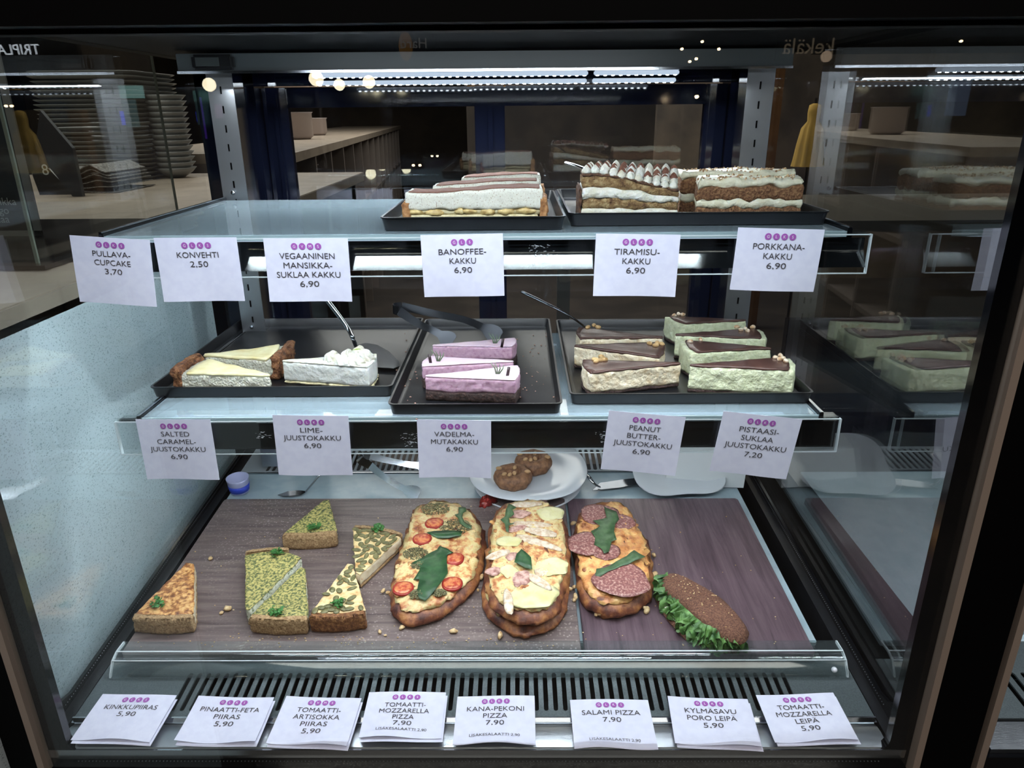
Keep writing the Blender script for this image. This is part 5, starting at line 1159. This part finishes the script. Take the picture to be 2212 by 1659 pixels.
md = text_mesh('8', .045, .0003); wobj('lettering', ([(p.x+a, 2.2605, p.z-.016+b) for a, b, c in md[0]], md[1]), bpy.data.materials['menu_text'], bk)
a, b, c = ray_at_Y(86, 238, 2.2), ray_at_Y(156, 320, 2.2), ray_at_Y(76, 322, 2.2)
wobj('menu_folder', slab([(0, 0)]*0 or [(a.x, a.z), (b.x, b.z), (b.x, CT+.001), (c.x, CT+.001), (c.x, c.z)], 2.2, 2.22) if False else ([(q[0], y, q[1]) for y in (2.2, 2.215) for q in ((a.x, a.z), (b.x, b.z), (b.x, CT+.001), (b.x-.03, CT+.001), (c.x, c.z))], [(0, 1, 2, 3, 4), (9, 8, 7, 6, 5)]+[(i, (i+1) % 5, 5+(i+1) % 5, 5+i) for i in range(5)]), M('folder_navy', (26, 30, 40), .6), label='dark upright menu folder standing in front of the tray stack', cat='menu folder')
# ------------------------------------------------------------------ kitchen side seen through the rear doors
Kz = Fr(0, -.15)
A = Kz.at(637, 330); B = Kz.at(856, 274); dA = Vector((B[0]-A[0], B[1]-A[1])); Lk = dA.length*1.15; dA.normalize(); nA = Vector((-dA.y, dA.x))
ku = wempty('back_counter', (A[0], A[1], 0), 'beige kitchen counter with open cubby shelves seen through the left rear door', 'counter')
ang = math.atan2(dA.y, dA.x); ku.rotation_euler.z = ang; ku['org'] = (0, 0, 0)
m_cub = M('cubby_wood', (128, 116, 108), .6)
wobj('worktop', box(0, 0, EYE-.19, Lk, .8, EYE-.15), m_top, ku)
wobj('back_panel', box(0, .5, 0, Lk, .52, EYE-.19), M('cubby_back', (66, 60, 60), .7), ku)
wobj('shelf_board', box(0, .01, EYE-.66, Lk, .5, EYE-.63), m_cub, ku); wobj('shelf_board', box(0, .01, EYE-1.12, Lk, .5, EYE-1.09), m_cub, ku)
k = 0; dv = None
while k*.52 < Lk:
    if dv is None: dv = wobj('divider', box(0, .005, 0, .025, .5, EYE-.19), m_cub, ku)
    else: d = dv.copy(); COL.objects.link(d); d.location.x = k*.52
    k += 1
def kpt(s, d): q = Vector(A)+dA*s+nA*d; return q.x, q.y
for s, d, r, h, lab in ((1.9, .35, .11, .16, 'nearer white pot on the back counter'), (2.9, .4, .10, .12, 'farther white pot on the back counter')):
    x, y = kpt(s, d); wobj('pot', lathe([(r*.8, 0), (r, .02), (r, h), (r*1.08, h+.01), (r*.95, h+.01), (r*.9, .03), (.001, .02)], (x, y, EYE-.149), 28), M('pot_white', (170, 156, 150), .4) if s < 2 else bpy.data.materials['pot_white'], label=lab, cat='pot', smooth=True)
st(wobj('wall_kitchen', box(-.6, 9.0, 0, 8.8, 9.1, 3.9), M('kitchen_panel', (64, 58, 56), .7, c2=(88, 78, 70), scale=1.1)))
wobj('kitchen_table', join(box(.1, 2.7, EYE-.42, 2.4, 3.6, EYE-.38), box(.15, 2.75, 0, .2, 2.8, EYE-.42), box(2.3, 2.75, 0, 2.35, 2.8, EYE-.42)), M('steel_table', (126, 122, 116), .4, .3), label='steel kitchen work table behind the right rear door', cat='table')
wobj('wall_panel', box(-.58, 8.94, EYE+.18, .15, 8.998, EYE+.62), M('amber_panel', (166, 116, 44), .6), label='amber panel on the kitchen wall behind the centre stile', cat='panel')
q = ray_at_Y(1665, 250, 5.0); wobj('wooden_post', box(q.x-.045, 4.95, 0, q.x+.045, 5.04, 3.9), M('post_wood', (128, 92, 58), .6, c2=(108, 76, 48), scale=5), label='brown wooden post beyond the right upright', cat='post')
# yellow garment on a stand
q = ray_at_Y(1752, 300, 4.6); dz = q.z; gr = wempty('dress_stand', (q.x, 4.6, 0), 'yellow dress hanging on a stand seen through the right pane', 'dress')
V, F = [], []; n = 36; prof = [(.012, .20), (.035, .19), (.040, .15), (.036, .10), (.060, .06), (.075, -.03), (.085, -.12), (.092, -.16)]
for r, z in prof:
    for j in range(n): a = 2*PI*j/n; rr = r*(1+(.12*math.cos(9*a) if z < .1 else 0)); V.append((q.x+rr*math.cos(a), 4.6+rr*.6*math.sin(a), dz+z))
for i in range(len(prof)-1):
    for j in range(n): F.append((i*n+j, i*n+(j+1) % n, (i+1)*n+(j+1) % n, (i+1)*n+j))
wobj('dress', (V, F), M('yellow_cloth', (214, 176, 92), .8), gr, smooth=True); wobj('stand_pole', tube([(q.x, 4.6, 0), (q.x, 4.6, dz+.23)], .008), m_black, gr)
area('dress_light', (q.x-.6, 3.8, 3.0), (math.radians(20), 0, 0), .4, .4, 12, WARM)
wobj('shop_wall', box(1.2, 6.6, 0, 6.5, 6.7, 2.6), M('shop_panel', (120, 106, 92), .7, c2=(84, 76, 70), scale=1.4), label='beige shop partition beyond the right side pane', cat='partition')
wobj('shop_table', box(2.6, 2.4, EYE-.50, 4.4, 4.0, EYE-.44), M('shop_table_top', (110, 98, 86), .5), label='low brown table beyond the right side pane', cat='table')
# neighbouring case to the right
nb = wempty('neighbour_case', (.9, 1.1, 0), 'second refrigerated display case to the right, only its lower front corner in view', 'display case')
g = lambda n, md, mat, **k: wobj(n, md, mat, nb, **k)
g('edge_seal', box(.5615, YF-.012, EYE-.80, .570, YF+.008, ZT), m_beige)
g('front_frame', box(.5705, YF-.004, EYE-.90, 1.4, YF+.010, EYE-.752), m_gloss)
GN = Fr(.72, -.740, .06)
def gn(name, md, mat): vs, fs = md; return g(name, ([tuple(GN.w(*v)) for v in vs], fs), mat)
gn('front_grille', punched(.585, 1.40, .006, .140, .018, .083, 46, .0075, -.0025, 0, .66, 1.38), m_grill)
gn('drip_rail', box(.585, -.038, -.010, 1.4, .003, -.003), m_steel); gn('deck', box(.585, .142, -.010, 1.40, .622, 0), m_deck); gn('inner_lip', box(.585, .155, .0, 1.40, .160, .03), m_acry2)
g('low_wall', box(.5565, YF+.02, EYE-.9, .580, YB, EYE-.70), m_gloss); g('side_glass', box(.574, YF+.02, EYE-.70, .579, YB-.02, ZT), m_glass); g('body', box(.5565, YF-.01, 0, 1.4, YB, EYE-.90), m_canopy); g('pan', box(.58, YF+.02, EYE-.83, 1.4, YB, EYE-.815), m_dark)
g('back_rail', box(.58, 1.5, EYE-.82, 1.4, 1.52, EYE-.42), m_navy); g('top', box(.5565, YF-.01, ZT, 1.4, YB, ZT+.16), m_canopy)
area('neighbour_led', (.98, .72, EYE+.085), (math.radians(-14), 0, 0), .8, .014, 7.0, COOL)
# ------------------------------------------------------------------ hall behind the viewer, mirrored in the front pane
def back(x, y, Yv): p = ray_at_Y(x, y, Yv); return Vector((p.x, 2*(YF-.003)-Yv, p.z))
m_globe = emitter('globe_glow', (255, 240, 205), 13); m_bulb = emitter('spot_glow', (255, 222, 180), 28)
m_cord = M('cord', (10, 10, 10), .6)
for x, y, d, r, lb in ((452,183,6.0,.050,'glowing globe pendant mirrored over the left slotted upright'), (683,170,5.4,.050,'first of three glowing globe pendants mirrored left of the LED tube'), (733,183,6.4,.046,'middle, lowest of three glowing globe pendants mirrored by the LED tube'), (797,177,6.0,.048,'rightmost of three glowing globe pendants mirrored by the LED tube'), (1785,122,5.0,.034,'dim beige globe lamp mirrored at the upper right beside the shop sign')):
    p = back(x, y, d); L_ = wempty('pendant_lamp', tuple(p), lb, 'lamp', 'globe pendants mirrored in the front pane')
    wobj('globe', ellipsoid(tuple(p), (r, r, r), seg=20, rings=12), m_globe if x < 1000 else emitter('dim_globe', (230, 200, 170), 2.2), L_, smooth=True); wobj('cord', tube([tuple(p+Vector((0, 0, r))), (p.x, p.y, 3.9)], .004, 6), m_cord, L_)
for x, y, lb in ((1494,14,'highest of the warm spot lamps above the carrot cake'),(1517,90,'warm spot lamp just under the canopy, above the carrot cake'),(1473,106,'leftmost of the warm spot lamps clustered by the header board'),(1553,106,'rightmost of the warm spot lamps clustered by the header board'),(1490,133,'lower left lamp of the close pair on the header board'),(1504,127,'upper right lamp of the close pair on the header board'),
    (1990,17,'faint single spot lamp left of the pair at the top right'),(2034,15,'left lamp of the close pair at the top right'),(2043,11,'right lamp of the close pair at the top right'),(2163,10,'large bright spot lamp nearest the top right corner'),(2076,89,'warm spot lamp under the top right group'),(1505,209,'greenish white lamp mirrored on the right rear door frame'),
    (893,357,'left lamp of the pair mirrored behind the banoffee slices'),(907,357,'right lamp of the pair mirrored behind the banoffee slices'),(13,229,'left lamp of the pair at the far left of the picture'),(25,229,'right lamp of the pair at the far left of the picture')):
    d = 7.5; p = back(x, y, d); r = .022 if x in (2163, 1505) else .016
    L_ = wempty('spot_lamp', tuple(p), lb, 'lamp', 'hall spot lamps mirrored in the front pane')
    wobj('bulb', ellipsoid(tuple(p), (r, r, r*.8)), m_bulb, L_, smooth=True); wobj('lamp_housing', lathe([(r*.7, 0), (r*1.1, .004), (r, .03), (.002, .035)], (p.x, p.y, p.z+r*.7), 14), m_cord, L_)
def sign(name, label, x, y, d, txt, size, col, es, board=None):
    p = back(x, y, d); r = wempty(name, tuple(p), label, 'sign'); md = text_mesh(txt, size, .001)
    # letters face the case, so the pane shows them mirrored
    cxm = 0
    V = [(p.x-a, p.y, p.z+b) for a, b, c in md[0]]; wobj('lettering', (V, md[1]), emitter(name+'_glow', col, es), r)
    xs = [v[0] for v in V]; wobj('backboard', box(min(xs)-.05, p.y-.03, p.z-.05, max(xs)+.05, p.y-.01, p.z+size), board or m_canopy, r)
    return p, r
sign('shop_sign', 'lit white mall sign reading TRIPLA in the hall', 42, 118, 6.0, 'TRIPLA', .105, (214, 222, 232), 7)
sign('shop_sign', 'dim beige shop sign ending in kekälä in the hall', 1745, 116, 6.5, 'kekälä', .17, (150, 134, 112), 1.6)
for x, y in ((890,20), (880,100)):
    p, r = sign('poster', 'dark hanging poster with an orange oval and white Hard lettering'+(', upper one' if y < 50 else ', lower one'), x+14, y+4, 5.0, 'Hard', .085, (150, 146, 140), 1.1)
    q = back(x-4, y, 5.0); wobj('orange_oval', ellipsoid((q.x, q.y-.006, q.z), (.045, .003, .085), seg=28), emitter('orange_glow', (170, 120, 40), .7), r, smooth=True)
# pale hall windows and display screens, mirrored faintly
for i, (x0, y0, x1, y1, c, s) in enumerate(((255,185,310,212,(150,205,200),2.2), (262,215,300,275,(110,150,155),1.2), (258,240,270,270,(50,70,240),4.0), (432,210,444,300,(90,50,170),1.6), (462,225,480,255,(140,60,120),1.2), (2060,160,2085,250,(90,110,140),1.2), (700,150,980,300,(70,60,55),.35))[:6]):
    a, b = back(x0, y0, 7.0), back(x1, y1, 7.0)
    wobj('display_screen', box(min(a.x, b.x), a.y-.03, min(a.z, b.z), max(a.x, b.x), a.y, max(a.z, b.z)), emitter('screen_glow', c, s), label=('pale green-blue lit window pane high in the hall', 'dim green-blue lit panel under the pale window', 'small bright blue screen in the hall', 'tall purple lit banner in the hall', 'small pink lit sign in the hall', 'blue-grey lit window at the right of the hall')[i], cat='screen' if i else 'window')
